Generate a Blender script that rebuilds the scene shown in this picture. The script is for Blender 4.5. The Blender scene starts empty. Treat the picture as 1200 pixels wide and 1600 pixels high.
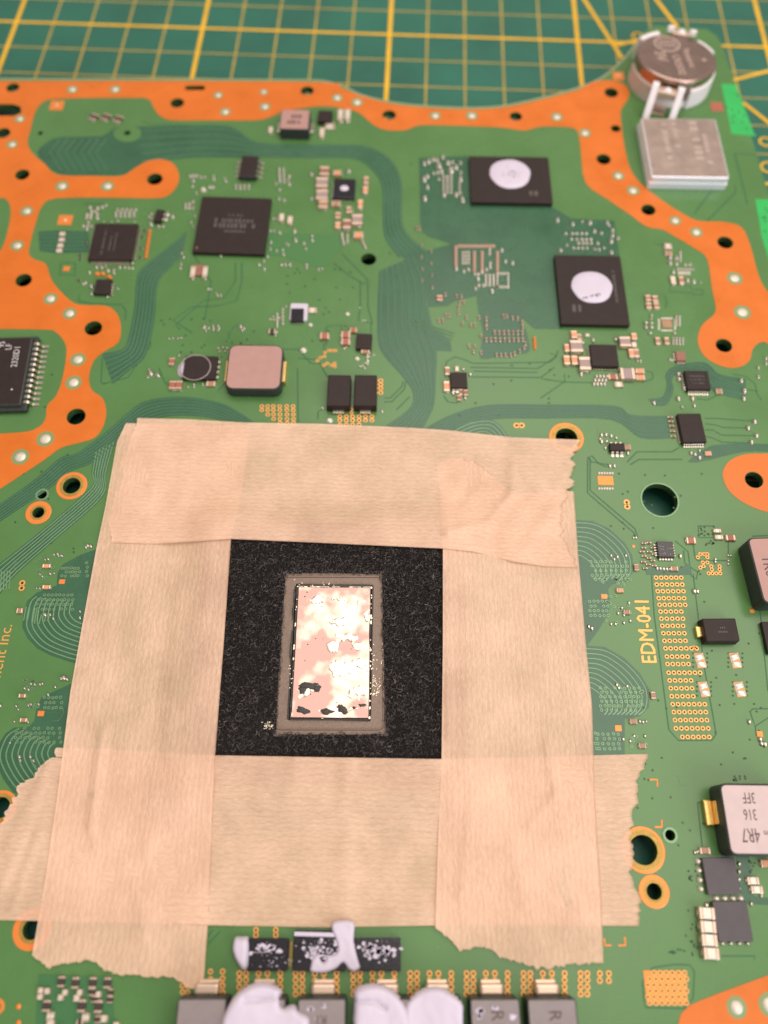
import bpy, math, random
from mathutils import Vector, Matrix, noise
R = math.radians
random.seed(7)
scn = bpy.context.scene
COL = scn.collection

# ------------------------------------------------------------------ camera (1 unit = 1 cm)
FPX, PITCH, ROLL, CH = 1200.0, 0.4307, 0.0189, 12.79
CAM = Vector((0, -CH * math.tan(PITCH), CH))
ROT = Matrix.Rotation(PITCH, 3, 'X') @ Matrix.Rotation(ROLL, 3, 'Z')
cd = bpy.data.cameras.new('camera')
cam = bpy.data.objects.new('camera', cd); COL.objects.link(cam)
cam.location = CAM; cam.rotation_euler = ROT.to_euler()
cd.sensor_fit = 'VERTICAL'; cd.sensor_height = 24.0; cd.lens = 24.0 * FPX / 1600.0
cd.clip_start = 0.1; cd.clip_end = 400
cd.dof.use_dof = True; cd.dof.focus_distance = 13.1; cd.dof.aperture_fstop = 0.068
scn.camera = cam
scn.view_settings.view_transform = 'Standard'; scn.view_settings.look = 'None'
scn.view_settings.exposure = 0.44; scn.view_settings.gamma = 1.0

# ------------------------------------------------------------------ room light
w = bpy.data.worlds.new('World'); scn.world = w; w.use_nodes = True
bg = w.node_tree.nodes['Background']
bg.inputs[0].default_value = (1.0, 0.90, 0.84, 1); bg.inputs[1].default_value = 0.36
def lamp(name, loc, size, power, color, sy=None):
    ld = bpy.data.lights.new(name, 'AREA'); ld.energy = power; ld.color = color
    ld.shape = 'RECTANGLE'; ld.size = size; ld.size_y = sy or size
    o = bpy.data.objects.new(name, ld); COL.objects.link(o)
    o.location = loc; o.rotation_euler = (-Vector(loc)).to_track_quat('-Z', 'Y').to_euler()
    return o
lamp('ceiling_lamp', (13, 15, 60), 62, 25000, (1.0, 0.89, 0.80), 54)
lamp('window_light', (40, -40, 30), 36, 17000, (0.86, 0.90, 1.0))

# ------------------------------------------------------------------ helpers
def P(px, py, z=0.0):
    """point of the plane at height z that the photograph shows at this pixel"""
    d = ROT @ Vector(((px - 600) / FPX, -(py - 800) / FPX, -1))
    t = (z - CAM.z) / d.z
    return CAM + d * t
def sx(px, py, z=0): return (P(px + 2, py, z) - P(px - 2, py, z)).length / 4
def sy(px, py, z=0): return (P(px, py + 2, z) - P(px, py - 2, z)).length / 4
def lin(c): c /= 255.0; return c / 12.92 if c <= 0.04045 else ((c + 0.055) / 1.055) ** 2.4
def rgb(r, g, b, k=1.0): return (min(lin(r) * k, .95), min(lin(g) * k, .95), min(lin(b) * k, .95), 1)
def smooth(pts, closed=False, n=4):
    out = []; N = len(pts)
    for i in range(N if closed else N - 1):
        if closed: p0, p1, p2, p3 = pts[i - 1], pts[i], pts[(i + 1) % N], pts[(i + 2) % N]
        else: p0, p1, p2, p3 = pts[max(i - 1, 0)], pts[i], pts[i + 1], pts[min(i + 2, N - 1)]
        for k in range(n):
            t = k / n
            out.append(tuple(0.5 * (2 * p1[a] + (p2[a] - p0[a]) * t + (2 * p0[a] - 5 * p1[a] + 4 * p2[a] - p3[a]) * t * t + (3 * p1[a] - p0[a] - 3 * p2[a] + p3[a]) * t ** 3) for a in (0, 1)))
    if not closed: out.append(tuple(pts[-1]))
    return out
def W(pts, z=0): return [(q.x, q.y) for q in (P(a, b, z) for a, b in pts)]
def circ(c, r, n=20, sq=1.0, rot=0): return [(c[0] + r * math.cos(a) * math.cos(rot) - sq * r * math.sin(a) * math.sin(rot), c[1] + r * math.cos(a) * math.sin(rot) + sq * r * math.sin(a) * math.cos(rot)) for a in (2 * math.pi * k / n for k in range(n))]
def rrect(cx, cy, w_, d_, rot=0, r=0.0, seg=3):
    pts = []; hw, hd = w_ / 2, d_ / 2; r = min(r, hw * .98, hd * .98)
    for (ax, ay, a0) in ((1, 1, 0), (-1, 1, 90), (-1, -1, 180), (1, -1, 270)):
        if r <= 0: pts.append((ax * hw, ay * hd))
        else:
            for k in range(seg + 1):
                a = R(a0 + 90 * k / seg); pts.append((ax * (hw - r) + r * math.cos(a), ay * (hd - r) + r * math.sin(a)))
    c, s = math.cos(rot), math.sin(rot)
    return [(cx + c * x - s * y, cy + s * x + c * y) for x, y in pts]

class MB:
    def __init__(s): s.v = []; s.f = []; s.m = []; s.sm = []
    def add(s, vs, fs, mi=0, smo=False):
        b = len(s.v); s.v += [tuple(q) for q in vs]
        for f in fs: s.f.append([b + i for i in f]); s.m.append(mi); s.sm.append(smo)
    def rings(s, rings, mi=0, cap=True, smo=False, capmi=None):
        n = len(rings[0]); vs = [q for r_ in rings for q in r_]; fs = []
        for k in range(len(rings) - 1):
            for i in range(n):
                j = (i + 1) % n; fs.append((k * n + i, k * n + j, (k + 1) * n + j, (k + 1) * n + i))
        s.add(vs, fs, mi, smo)
        if cap: s.add(rings[-1], [tuple(range(n))], mi if capmi is None else capmi, smo)
    def rbox(s, cx, cy, w_, d_, z0, z1, rot=0, r=0.0, bev=0.0, mi=0, seg=3, capmi=None, sidemi=None, draft=0.0):
        L = []
        L.append([(x, y, z0) for x, y in rrect(cx, cy, w_, d_, rot, r, seg)])
        if bev > 0:
            L.append([(x, y, z1 - bev) for x, y in rrect(cx, cy, w_ - draft, d_ - draft, rot, r, seg)])
            L.append([(x, y, z1 - bev * .3) for x, y in rrect(cx, cy, w_ - draft - bev * .6, d_ - draft - bev * .6, rot, max(r - bev * .3, 0.0001 if r else 0), seg)])
        b2 = bev * 2
        L.append([(x, y, z1) for x, y in rrect(cx, cy, w_ - draft - b2, d_ - draft - b2, rot, max(r - bev, 0.0001 if r else 0), seg)])
        s.rings(L, mi if sidemi is None else sidemi, True, False, capmi if capmi is not None else mi)
    def prism(s, pts, z0, z1, mi=0):
        s.rings([[(x, y, z0) for x, y in pts], [(x, y, z1) for x, y in pts]], mi)
    def dome(s, cx, cy, rx, ry, z, h, rot=0, seg=8, mi=0):
        L = []
        for a in (0, 35, 65):
            c = math.cos(R(a)); L.append([(x, y, z + h * math.sin(R(a))) for x, y in circ((cx, cy), rx * c, seg, ry / rx, rot)])
        s.rings(L, mi, True, True)
    def disc(s, cx, cy, r, z, seg=12, mi=0, sq=1, rot=0): s.add([(x, y, z) for x, y in circ((cx, cy), r, seg, sq, rot)], [tuple(range(seg))], mi)
    def ring(s, cx, cy, r0, r1, z, seg=14, mi=0, h=0.002):
        s.rings([[(x, y, z) for x, y in circ((cx, cy), r1, seg)], [(x, y, z + h) for x, y in circ((cx, cy), r1 * .97, seg)],
                 [(x, y, z + h) for x, y in circ((cx, cy), r0, seg)], [(x, y, z) for x, y in circ((cx, cy), r0 * .97, seg)]], mi, False, False)
    def strip(s, pts, width, z, h=0.002, mi=0):
        vs = []; fs = []; n = len(pts)
        for i, p in enumerate(pts):
            a = pts[max(i - 1, 0)]; b = pts[min(i + 1, n - 1)]
            d = Vector((b[0] - a[0], b[1] - a[1])); d = d.normalized() if d.length > 1e-9 else Vector((1, 0))
            nx, ny = -d.y * width / 2, d.x * width / 2
            vs += [(p[0] + nx, p[1] + ny, z), (p[0] + nx * .5, p[1] + ny * .5, z + h), (p[0] - nx * .5, p[1] - ny * .5, z + h), (p[0] - nx, p[1] - ny, z)]
        for i in range(n - 1):
            for k in range(3): fs.append((4 * i + k, 4 * i + k + 1, 4 * i + 4 + k + 1, 4 * i + 4 + k))
        s.add(vs, fs, mi)
    def tube(s, pts, r, sides=6, mi=0, cap=True, smo=True):
        L = []; n = len(pts)
        for i, p in enumerate(pts):
            p = Vector(p); a = Vector(pts[max(i - 1, 0)]); b = Vector(pts[min(i + 1, n - 1)])
            d = (b - a).normalized(); u = d.orthogonal().normalized() if i == 0 else (u - d * u.dot(d)).normalized()
            v = d.cross(u); rr = r[i] if isinstance(r, list) else r
            L.append([tuple(p + u * rr * math.cos(2 * math.pi * k / sides) + v * rr * math.sin(2 * math.pi * k / sides)) for k in range(sides)])
        s.rings(L, mi, cap, smo)
    def mesh(s, name, mats):
        me = bpy.data.meshes.new(name); me.from_pydata(s.v, [], s.f)
        for m in (mats if isinstance(mats, (list, tuple)) else [mats]): me.materials.append(m)
        me.polygons.foreach_set('material_index', s.m); me.polygons.foreach_set('use_smooth', s.sm)
        me.update(); return me
    def build(s, name, mats, parent=None, label=None, kind=None): return link(name, s.mesh(name, mats), parent, label, kind)
def link(name, me, parent=None, label=None, kind=None, loc=None, rot=0):
    o = bpy.data.objects.new(name, me); COL.objects.link(o)
    if parent: o.parent = parent
    if loc is not None: o.location = loc
    if rot: o.rotation_euler = (0, 0, rot)
    if label: o['label'] = label
    if kind: o['kind'] = kind
    return o
def thing(name, label, cat, loc=(0, 0, 0), group=None, me=None):
    o = link(name, me); o.location = loc
    return tag(o, label, cat, group)
def tag(o, label, cat, group=None):
    o['label'] = label; o['category'] = cat
    if group: o['group'] = group
    return o
def bake(ob):
    COL.objects.link(ob); dg = bpy.context.evaluated_depsgraph_get()
    me = bpy.data.meshes.new_from_object(ob.evaluated_get(dg)); c = ob.data
    bpy.data.objects.remove(ob); bpy.data.curves.remove(c); return me
def fill(name, loops, z0, z1, mats, parent=None, label=None, kind=None):
    """solid sheet with holes: outer outline first, then the openings"""
    cu = bpy.data.curves.new(name, 'CURVE'); cu.dimensions = '2D'; cu.fill_mode = 'BOTH'; cu.extrude = (z1 - z0) / 2
    for L in loops:
        sp = cu.splines.new('POLY'); sp.points.add(len(L) - 1)
        for i, (x, y) in enumerate(L): sp.points[i].co = (x, y, 0, 1)
        sp.use_cyclic_u = True
    me = bake(bpy.data.objects.new(name, cu)); me.name = name
    me.transform(Matrix.Translation((0, 0, (z0 + z1) / 2)))
    me.materials.clear()
    mats = mats if isinstance(mats, (list, tuple)) else [mats]
    for m in mats: me.materials.append(m)
    if len(mats) > 1:
        for p in me.polygons: p.material_index = 0 if abs(p.normal.z) > .5 else 1
    return link(name, me, parent, label, kind)
def text(s, px, py, z, hpx, rot, mat, parent, name='marking', cond=1.0, ext=0.002, align='CENTER'):
    """hpx: capital height in pixels across the writing; rot: world angle of the baseline"""
    c = P(px, py, z); sc = (sy(px, py, z) if abs(math.cos(rot)) > .7 else sx(px, py, z)) * hpx / 0.70
    cu = bpy.data.curves.new(name, 'FONT'); cu.body = s; cu.align_x = align; cu.align_y = 'CENTER'; cu.extrude = ext / sc; cu.resolution_u = 2; cu.offset = 0
    me = bake(bpy.data.objects.new(name, cu)); me.name = name; me.materials.clear(); me.materials.append(mat)
    me.transform(Matrix.Diagonal((sc * cond, sc, sc, 1)))
    return link(name, me, parent, loc=(c.x, c.y, z), rot=rot)

# ------------------------------------------------------------------ materials
def mat(name, color, rough=.5, metal=0.0, spec=.5, vary=0.0, vscale=3.0, bump=0.0, bscale=30.0, coat=0.0, rvary=0.0, stretch=None, color2=None):
    m = bpy.data.materials.new(name); m.use_nodes = True; nt = m.node_tree; N = nt.nodes; Lk = nt.links
    b = N['Principled BSDF']; b.inputs['Base Color'].default_value = color; b.inputs['Roughness'].default_value = rough
    b.inputs['Metallic'].default_value = metal; b.inputs['Specular IOR Level'].default_value = spec
    if coat: b.inputs['Coat Weight'].default_value = coat; b.inputs['Coat Roughness'].default_value = .15
    tc = N.new('ShaderNodeTexCoord'); out = tc.outputs['Object']
    if stretch:
        mp = N.new('ShaderNodeMapping'); mp.inputs['Scale'].default_value = stretch; Lk.new(out, mp.inputs[0]); out = mp.outputs[0]
    if vary or color2 or rvary:
        n = N.new('ShaderNodeTexNoise'); n.inputs['Scale'].default_value = vscale; n.inputs['Detail'].default_value = 6; n.inputs['Roughness'].default_value = .62
        Lk.new(out, n.inputs['Vector'])
        if vary or color2:
            cr = N.new('ShaderNodeValToRGB'); cr.color_ramp.elements[0].position = .3; cr.color_ramp.elements[1].position = .7
            c1 = tuple(c * (1 - vary) for c in color[:3]) + (1,); c2 = color2 or tuple(min(c * (1 + vary), .97) for c in color[:3]) + (1,)
            cr.color_ramp.elements[0].color = c1; cr.color_ramp.elements[1].color = c2
            Lk.new(n.outputs[0], cr.inputs[0]); Lk.new(cr.outputs[0], b.inputs['Base Color'])
        if rvary:
            mr = N.new('ShaderNodeMapRange'); mr.inputs['From Min'].default_value = .3; mr.inputs['From Max'].default_value = .7
            mr.inputs['To Min'].default_value = max(rough - rvary, .03); mr.inputs['To Max'].default_value = rough + rvary
            Lk.new(n.outputs[0], mr.inputs[0]); Lk.new(mr.outputs[0], b.inputs['Roughness'])
    if bump:
        n2 = N.new('ShaderNodeTexNoise'); n2.inputs['Scale'].default_value = bscale; n2.inputs['Detail'].default_value = 4
        Lk.new(out, n2.inputs['Vector']); bp = N.new('ShaderNodeBump'); bp.inputs['Strength'].default_value = bump; bp.inputs['Distance'].default_value = .01
        Lk.new(n2.outputs[0], bp.inputs['Height']); Lk.new(bp.outputs[0], b.inputs['Normal'])
    return m
M = {}
M['mask'] = mat('green_solder_mask', (.086, .206, .058, 1), .27, spec=.5, vary=.09, vscale=.55, bump=.05, bscale=14, rvary=.07)
M['mask_edge'] = mat('board_edge_laminate', (.10, .22, .06, 1), .6)
M['hole_wall'] = mat('drilled_wall', (.02, .035, .015, 1), .6)
M['mask_dark'] = mat('dark_green_solder_mask', (.034, .118, .056, 1), .27, vary=.14, vscale=1.2, bump=.06, bscale=22, rvary=.06)
M['groove'] = mat('trace_groove', (.03, .125, .045, 1), .4)
M['trace'] = mat('trace_line_green', (.062, .165, .082, 1), .34)
M['trace_pale'] = mat('trace_line_pale', (.19, .33, .17, 1), .3, metal=.25)
M['orange'] = mat('orange_copper_pour', (.68, .158, .012, 1), .34, spec=.45, vary=.08, vscale=1.3, bump=.07, bscale=24, rvary=.12)
M['orange_pad'] = mat('orange_gold_pad', (.88, .26, .05, 1), .35, metal=.3)
M['lime'] = mat('bright_green_mask', (.03, .46, .10, 1), .35, vary=.1, vscale=2)
M['gold'] = mat('gold_plating', (.93, .60, .22, 1), .28, metal=1.0, vary=.12, vscale=20)
M['ringgold'] = mat('gold_annulus', (.85, .42, .12, 1), .42, metal=.45)
M['dullgold'] = mat('dull_gold_plating', (.42, .27, .06, 1), .45, metal=.5, vary=.2, vscale=12)
M['padrose'] = mat('rosy_bare_pad', (.58, .36, .27, 1), .4, metal=.3)
M['viahole'] = mat('via_hole', (.05, .02, .008, 1), .6)
M['pit'] = mat('tented_via', (.02, .075, .02, 1), .5)
M['silver'] = mat('solder_silver', (.60, .55, .46, 1), .30, metal=1.0, vary=.06, vscale=30, bump=.2, bscale=60)
M['whitepad'] = mat('solder_pad_white', (.74, .66, .55, 1), .38, metal=.35, bump=.4, bscale=25, vary=.12, vscale=9)
M['steelside'] = mat('lit_steel_side', (.82, .82, .88, 1), .45, metal=.4)  # window brightness on the can's sides is put into this paler steel
M['cellsteel'] = mat('nickel_battery_steel', (.46, .32, .27, 1), .26, metal=1.0, vary=.08, vscale=2, bump=.03, bscale=40, rvary=.06)
M['steel'] = mat('tinned_steel', (.60, .47, .40, 1), .34, metal=1.0, vary=.05, vscale=3, bump=.03, bscale=40, rvary=.05)
M['black'] = mat('black_epoxy', (.026, .015, .013, 1), .5, spec=.3, vary=.18, vscale=8, bump=.12, bscale=120)
M['blackgrey'] = mat('grey_black_epoxy', (.075, .062, .066, 1), .42, vary=.1, vscale=8, bump=.1, bscale=120)
M['blackgloss'] = mat('glossy_black', (.015, .013, .018, 1), .18, vary=.3, vscale=14, bump=.15, bscale=40)
M['ferrite'] = mat('dark_ferrite', (.028, .034, .030, 1), .5, bump=.3, bscale=60, vary=.2, vscale=12)
M['indtop'] = mat('inductor_top_rosy_grey', (.45, .25, .215, 1), .42, vary=.05, vscale=5, bump=.12, bscale=90)
M['indgrey'] = mat('inductor_top_grey', (.26, .215, .21, 1), .4, vary=.08, vscale=6, bump=.12, bscale=90)
M['indpale'] = mat('inductor_top_pale', (.60, .46, .44, 1), .4, vary=.04, vscale=5, bump=.1, bscale=90)
M['ink'] = mat('dark_marking_ink', (.10, .06, .055, 1), .6)
M['inkpale'] = mat('pale_marking_ink', (.62, .58, .56, 1), .6)
M['inkfaint'] = mat('faint_laser_mark', (.10, .078, .074, 1), .6)
M['tanpc'] = mat('capacitor_tan', (.42, .22, .13, 1), .45, vary=.1, vscale=30)
M['brownc'] = mat('capacitor_brown', (.30, .13, .085, 1), .45, vary=.12, vscale=30)
M['redc'] = mat('resistor_red_brown', (.40, .12, .07, 1), .4)
M['greyc'] = mat('capacitor_rosy_grey', (.36, .26, .24, 1), .42, vary=.06, vscale=20)
M['darkc'] = mat('component_dark', (.05, .032, .025, 1), .5)
M['term'] = mat('tin_terminal', (.70, .53, .41, 1), .34, metal=.7)
M['orangec'] = mat('capacitor_orange', (.75, .33, .16, 1), .42, vary=.1, vscale=20)
M['paste'] = mat('white_thermal_paste', (.64, .57, .67, 1), .38, bump=.45, bscale=11, vary=.03, vscale=3)
M['plastic'] = mat('white_plastic', (.86, .80, .80, 1), .38)
M['plastictan'] = mat('tan_plastic', (.64, .54, .47, 1), .45)
M['mat'] = mat('teal_cutting_mat', (.015, .132, .084, 1), .5, vary=.16, vscale=.45, bump=.35, bscale=38, rvary=.1)
M['yellow'] = mat('yellow_grid_print', (.84, .47, .012, 1), .55, vary=.12, vscale=1.5)
M['yellowdim'] = mat('thin_grid_print', (.46, .32, .05, 1), .55, vary=.18, vscale=1.5)
M['apu'] = mat('brown_metal_frame', (.21, .15, .115, 1), .42, metal=.35, vary=.18, vscale=30, bump=.4, bscale=110)
M['foam'] = mat('black_foam', (.014, .012, .011, 1), .8, spec=.1, bump=.8, bscale=30)
M['fibre'] = mat('black_fibre', (.042, .034, .031, 1), .42, spec=.35, vary=.5, vscale=5)
M['fibre_pale'] = mat('glint_fibre', (.15, .12, .105, 1), .5)  # paler colour on some strands stands in for fibre glints

def tape_mat(name, stretch, bands='X'):
    m = bpy.data.materials.new(name); m.use_nodes = True; nt = m.node_tree; N = nt.nodes; Lk = nt.links
    b = N['Principled BSDF']; b.inputs['Roughness'].default_value = .62; b.inputs['Specular IOR Level'].default_value = .35
    tc = N.new('ShaderNodeTexCoord'); mp = N.new('ShaderNodeMapping'); mp.inputs['Scale'].default_value = stretch; Lk.new(tc.outputs['Object'], mp.inputs[0])
    n1 = N.new('ShaderNodeTexNoise'); n1.inputs['Scale'].default_value = 1.0; n1.inputs['Detail'].default_value = 4; n1.inputs['Roughness'].default_value = .7; Lk.new(mp.outputs[0], n1.inputs['Vector'])
    n2 = N.new('ShaderNodeTexNoise'); n2.inputs['Scale'].default_value = 1.1; n2.inputs['Detail'].default_value = 4; Lk.new(tc.outputs['Object'], n2.inputs['Vector'])
    n3 = N.new('ShaderNodeTexNoise'); n3.inputs['Scale'].default_value = 26; n3.inputs['Detail'].default_value = 3; Lk.new(tc.outputs['Object'], n3.inputs['Vector'])
    cr = N.new('ShaderNodeValToRGB'); cr.color_ramp.elements[0].position = .28; cr.color_ramp.elements[1].position = .62
    cr.color_ramp.elements[0].color = (.92, .575, .40, 1); cr.color_ramp.elements[1].color = (.97, .67, .475, 1); Lk.new(n1.outputs[0], cr.inputs[0])
    cr2 = N.new('ShaderNodeValToRGB'); cr2.color_ramp.elements[0].position = .35; cr2.color_ramp.elements[1].position = .65
    cr2.color_ramp.elements[0].color = (.97, .955, .94, 1); cr2.color_ramp.elements[1].color = (1, 1, 1, 1); Lk.new(n2.outputs[0], cr2.inputs[0])
    mx = N.new('ShaderNodeMix'); mx.data_type = 'RGBA'; mx.blend_type = 'MULTIPLY'; mx.inputs[0].default_value = 1
    Lk.new(cr.outputs[0], mx.inputs[6]); Lk.new(cr2.outputs[0], mx.inputs[7]); Lk.new(mx.outputs[2], b.inputs['Base Color'])
    wv = N.new('ShaderNodeTexWave'); wv.wave_type = 'BANDS'; wv.bands_direction = bands; wv.inputs['Scale'].default_value = 3.6; wv.inputs['Distortion'].default_value = 5.5
    wv.inputs['Detail'].default_value = 3; wv.inputs['Detail Scale'].default_value = 1.6; wv.inputs['Detail Roughness'].default_value = .65; Lk.new(tc.outputs['Object'], wv.inputs['Vector'])
    wr = N.new('ShaderNodeMapRange'); wr.inputs['From Min'].default_value = 0; wr.inputs['From Max'].default_value = .45; wr.inputs['To Min'].default_value = .93; wr.inputs['To Max'].default_value = 1.0; Lk.new(wv.outputs['Fac'], wr.inputs[0])
    mw = N.new('ShaderNodeMix'); mw.data_type = 'RGBA'; mw.blend_type = 'MULTIPLY'; mw.inputs[0].default_value = 1; Lk.new(mx.outputs[2], mw.inputs[6]); Lk.new(wr.outputs[0], mw.inputs[7]); Lk.new(mw.outputs[2], b.inputs['Base Color'])
    a0 = N.new('ShaderNodeMath'); a0.operation = 'ADD'; Lk.new(wv.outputs['Fac'], a0.inputs[0]); Lk.new(n3.outputs[0], a0.inputs[1])
    ad = N.new('ShaderNodeMath'); ad.operation = 'ADD'; Lk.new(n1.outputs[0], ad.inputs[0]); Lk.new(a0.outputs[0], ad.inputs[1])
    bp = N.new('ShaderNodeBump'); bp.inputs['Strength'].default_value = .5; bp.inputs['Distance'].default_value = .005; Lk.new(ad.outputs[0], bp.inputs['Height']); Lk.new(bp.outputs[0], b.inputs['Normal'])
    tr = N.new('ShaderNodeBsdfTransparent'); ms = N.new('ShaderNodeMixShader')
    mr = N.new('ShaderNodeMapRange'); mr.inputs['From Min'].default_value = .40; mr.inputs['From Max'].default_value = .60; mr.inputs['To Min'].default_value = .62; mr.inputs['To Max'].default_value = .76
    av = N.new('ShaderNodeMath'); av.operation = 'ADD'; Lk.new(n1.outputs[0], av.inputs[0]); Lk.new(n2.outputs[0], av.inputs[1]); hv = N.new('ShaderNodeMath'); hv.operation = 'MULTIPLY'; hv.inputs[1].default_value = .5; Lk.new(av.outputs[0], hv.inputs[0]); Lk.new(hv.outputs[0], mr.inputs[0]); Lk.new(mr.outputs[0], ms.inputs[0]); Lk.new(tr.outputs[0], ms.inputs[1]); Lk.new(b.outputs[0], ms.inputs[2])
    Lk.new(ms.outputs[0], N['Material Output'].inputs['Surface'])
    return m
M['tapeV'] = tape_mat('masking_tape_lengthwise', (60, 9, 4), 'X')
M['tapeH'] = tape_mat('masking_tape_crosswise', (9, 60, 4), 'Y')

# ------------------------------------------------------------------ cutting mat
MZ = -0.5; MX0, MY0, MR = -10.0861, 14.4647, -0.0233
def G(i, j):
    c, s = math.cos(MR), math.sin(MR); return (MX0 + c * i - s * j, MY0 + s * i + c * j)
mt = thing('cutting_mat', 'green cutting mat with a yellow printed grid lying under the board', 'cutting mat')
o = MB(); o.rbox(0, 0, 64, 64, MZ - .3, MZ, MR, .6, .03); o.build('mat_sheet', M['mat'], mt)
def gline(name, pts, wd, z, m):
    q = MB(); q.strip(pts, wd, z, .002); q.build(name, m, mt)
for i in range(-8, 32):
    b_ = i % 5 == 0
    gline('bold_grid_line' if b_ else 'grid_line', [G(i, -26), G(i, 10)], .105 if b_ else .05, MZ + (.0065 if b_ else .002), M['yellow'] if b_ else M['yellowdim'])
for j in range(-26, 11):
    b_ = j % 5 == 0
    gline('bold_grid_line' if b_ else 'grid_line', [G(-8, j), G(31, j)], .085 if b_ else .045, MZ + (.009 if b_ else .004), M['yellow'] if b_ else M['yellowdim'])
for pts in ([(905, -12), (972, 92)], [(1010, -20), (1062, 48)], [(1040, 170), (1128, 130), (1206, 110)], [(1160, 160), (1230, 215)], [(960, 72), (1000, 62)]):
    gline('angle_guide_line', W(pts, MZ), .10, MZ + .0115, M['yellow'])
for (a, b, r0) in ((996, 57, .16), (1196, 222, .17), (1200, 262, .2)):
    c = P(a, b, MZ); q = MB(); q.ring(c.x, c.y, r0 * .72, r0, MZ + .012, 24); q.build('angle_mark_ring', M['yellow'], mt)
tb = MB(); tb.rbox(0, 0, 260, 260, -4, MZ - .302, 0, 1, .1)
tb.build('table_top', mat('wooden_table_top', (.30, .20, .13, 1), .5, vary=.2, vscale=2), None, None, 'structure')

# ------------------------------------------------------------------ the board
board = thing('circuit_board', 'green circuit board with orange copper borders lying on the cutting mat', 'circuit board')
# px, py, radius px (across), kind of ring
HOLES = [(20,137,10),(5,208,11),(35,273,11),(277,161,10.5),(480,142,10),(608,180,10.5),(806,182,9.5),(955,145,10.5),(962,201,7.5),(943,249,11),
         (1013,328,11),(1133,379,12),(1131,540,12.5),(242,280,12),(37,438,12.5),(146,513,13.5),(119,651,14.5),(576,405,12),(1031,781,28),(1178,750,14),
         (885,684,17),(112,759,14),(66,773,7.5),(60,801,9.5),(1005,1328,22),(1022,1393,12),(1047,1305,8),(50,1452,15),(199,208,5),(63,208,4),(0,1262,16)]
SLOTS = [[(-30,163),(20,163),(32,167),(33,176),(22,181),(-30,181)], [(292,134),(318,134),(321,138),(317,141),(292,141),(288,138)]]
hole_loops = [circ((P(a, b).x, P(a, b).y), r * sx(a, b), 28) for a, b, r in HOLES]
slot_loops = [W(s) for s in SLOTS]
TL = P(0, 122); BRp = P(1185, 250); BRq = P(1155, 150)
edge_dir = (BRp - BRq).normalized()
ext = BRp + edge_dir * 26
outline = [(-14.5, TL.y - .1)] + W([(0,122),(300,123),(480,124)] + smooth([(505,125),(535,133),(565,147),(610,158),(660,164),(720,167),(780,165),(840,153),(900,137),(940,120),(975,90),(1005,52),(1024,40)], False, 4) + [(1105,46),(1120,56),(1130,75),(1155,150),(1185,250)]) + [(ext.x, ext.y), (-14.5, ext.y)]
fill('board_panel', [outline] + hole_loops + slot_loops, -.16, 0, [M['mask'], M['mask_edge']], board)
pale = MB(); ew = W([(0,122),(300,123),(480,124)] + smooth([(505,125),(535,133),(565,147),(610,158),(660,164),(720,167),(780,165),(840,153),(900,137),(940,120),(975,90),(1005,52)], False, 4))
pale.strip([(x, y - .03) for x, y in ew], .04, .001, .003)
pale.build('board_rim', mat('bare_laminate_rim', (.35, .38, .22, 1), .5), board)
# drilled hole linings
for L in hole_loops + slot_loops:
    lining = MB(); lining.rings([[(x, y, -.004) for x, y in L], [(x, y, -.158) for x, y in L]], 0, False); lining.build('hole_lining', M['hole_wall'], board)

def inside(pt, poly):
    x, y = pt; c = False; j = len(poly) - 1
    for i in range(len(poly)):
        if (poly[i][1] > y) != (poly[j][1] > y) and x < (poly[j][0] - poly[i][0]) * (y - poly[i][1]) / (poly[j][1] - poly[i][1] + 1e-12) + poly[i][0]: c = not c
        j = i
    return c
ZK = [0]
def region(name, pxpts, z0, z1, m, extra=(), n=4, label=None, kind=None):
    if name == 'trace_field': ZK[0] += 1; z1 = .0028 + ZK[0] * .00007
    base = pxpts if n == 0 else smooth(pxpts, True, n)
    out = W(base); loops = [out]
    for L in hole_loops + slot_loops:
        c = (sum(p[0] for p in L) / len(L), sum(p[1] for p in L) / len(L))
        if inside(c, out):
            loops.append([(c[0] + (p[0] - c[0]) * 1.03, c[1] + (p[1] - c[1]) * 1.03) for p in L])
    loops += [W(smooth(e, True, 4)) for e in extra]
    return fill(name, loops, z0, z1, m, board, label, kind)

# orange pours
O1 = [(-200,127),(0,127),(250,127),(505,129),(532,137),(562,149),(610,162),(660,168),(720,171),(780,169),(842,157),(902,141),(928,128),(958,126),(975,132),(983,143),(980,157),(970,172),
      (971,195),(975,225),(984,262),(1001,287),(1030,310),(1060,330),(1090,345),(1130,347),(1158,355),(1172,383),(1185,430),(1200,457),(1240,500),(1290,560),(1260,600),(1215,560),
      (1198,536),(1184,537),(1175,548),(1172,562),(1160,572),(1140,575),(1115,567),(1097,552),(1090,530),(1097,508),(1115,492),(1118,478),(1112,450),(1105,405),(1085,388),(1055,370),(1035,359),(1010,354),
      (985,336),(950,312),(915,286),(908,240),(903,208),(890,199),(845,198),(820,204),(790,200),(760,198),(700,196),(655,196),(635,203),(610,204),(590,199),(575,188),(560,176),(540,170),(510,166),(480,168),(445,174),
      (425,182),(400,188),(330,188),(270,188),(250,181),(240,168),(232,155),(205,153),(100,154),(68,159),(54,178),(48,202),(43,225),(54,243),(70,256),(90,273),(150,275),(190,275),(212,262),(236,250),(262,251),(277,264),
      (279,285),(265,304),(242,310),(180,309),(88,310),(66,322),(58,342),(50,370),(45,396),(55,406),(72,413),(82,440),(110,470),(130,477),(165,478),(182,489),(189,510),(185,535),(162,550),(146,565),(139,590),(144,610),
      (160,622),(166,642),(162,665),(148,684),(120,693),(95,700),(70,718),(0,764),(-60,800),(-220,860)]
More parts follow.
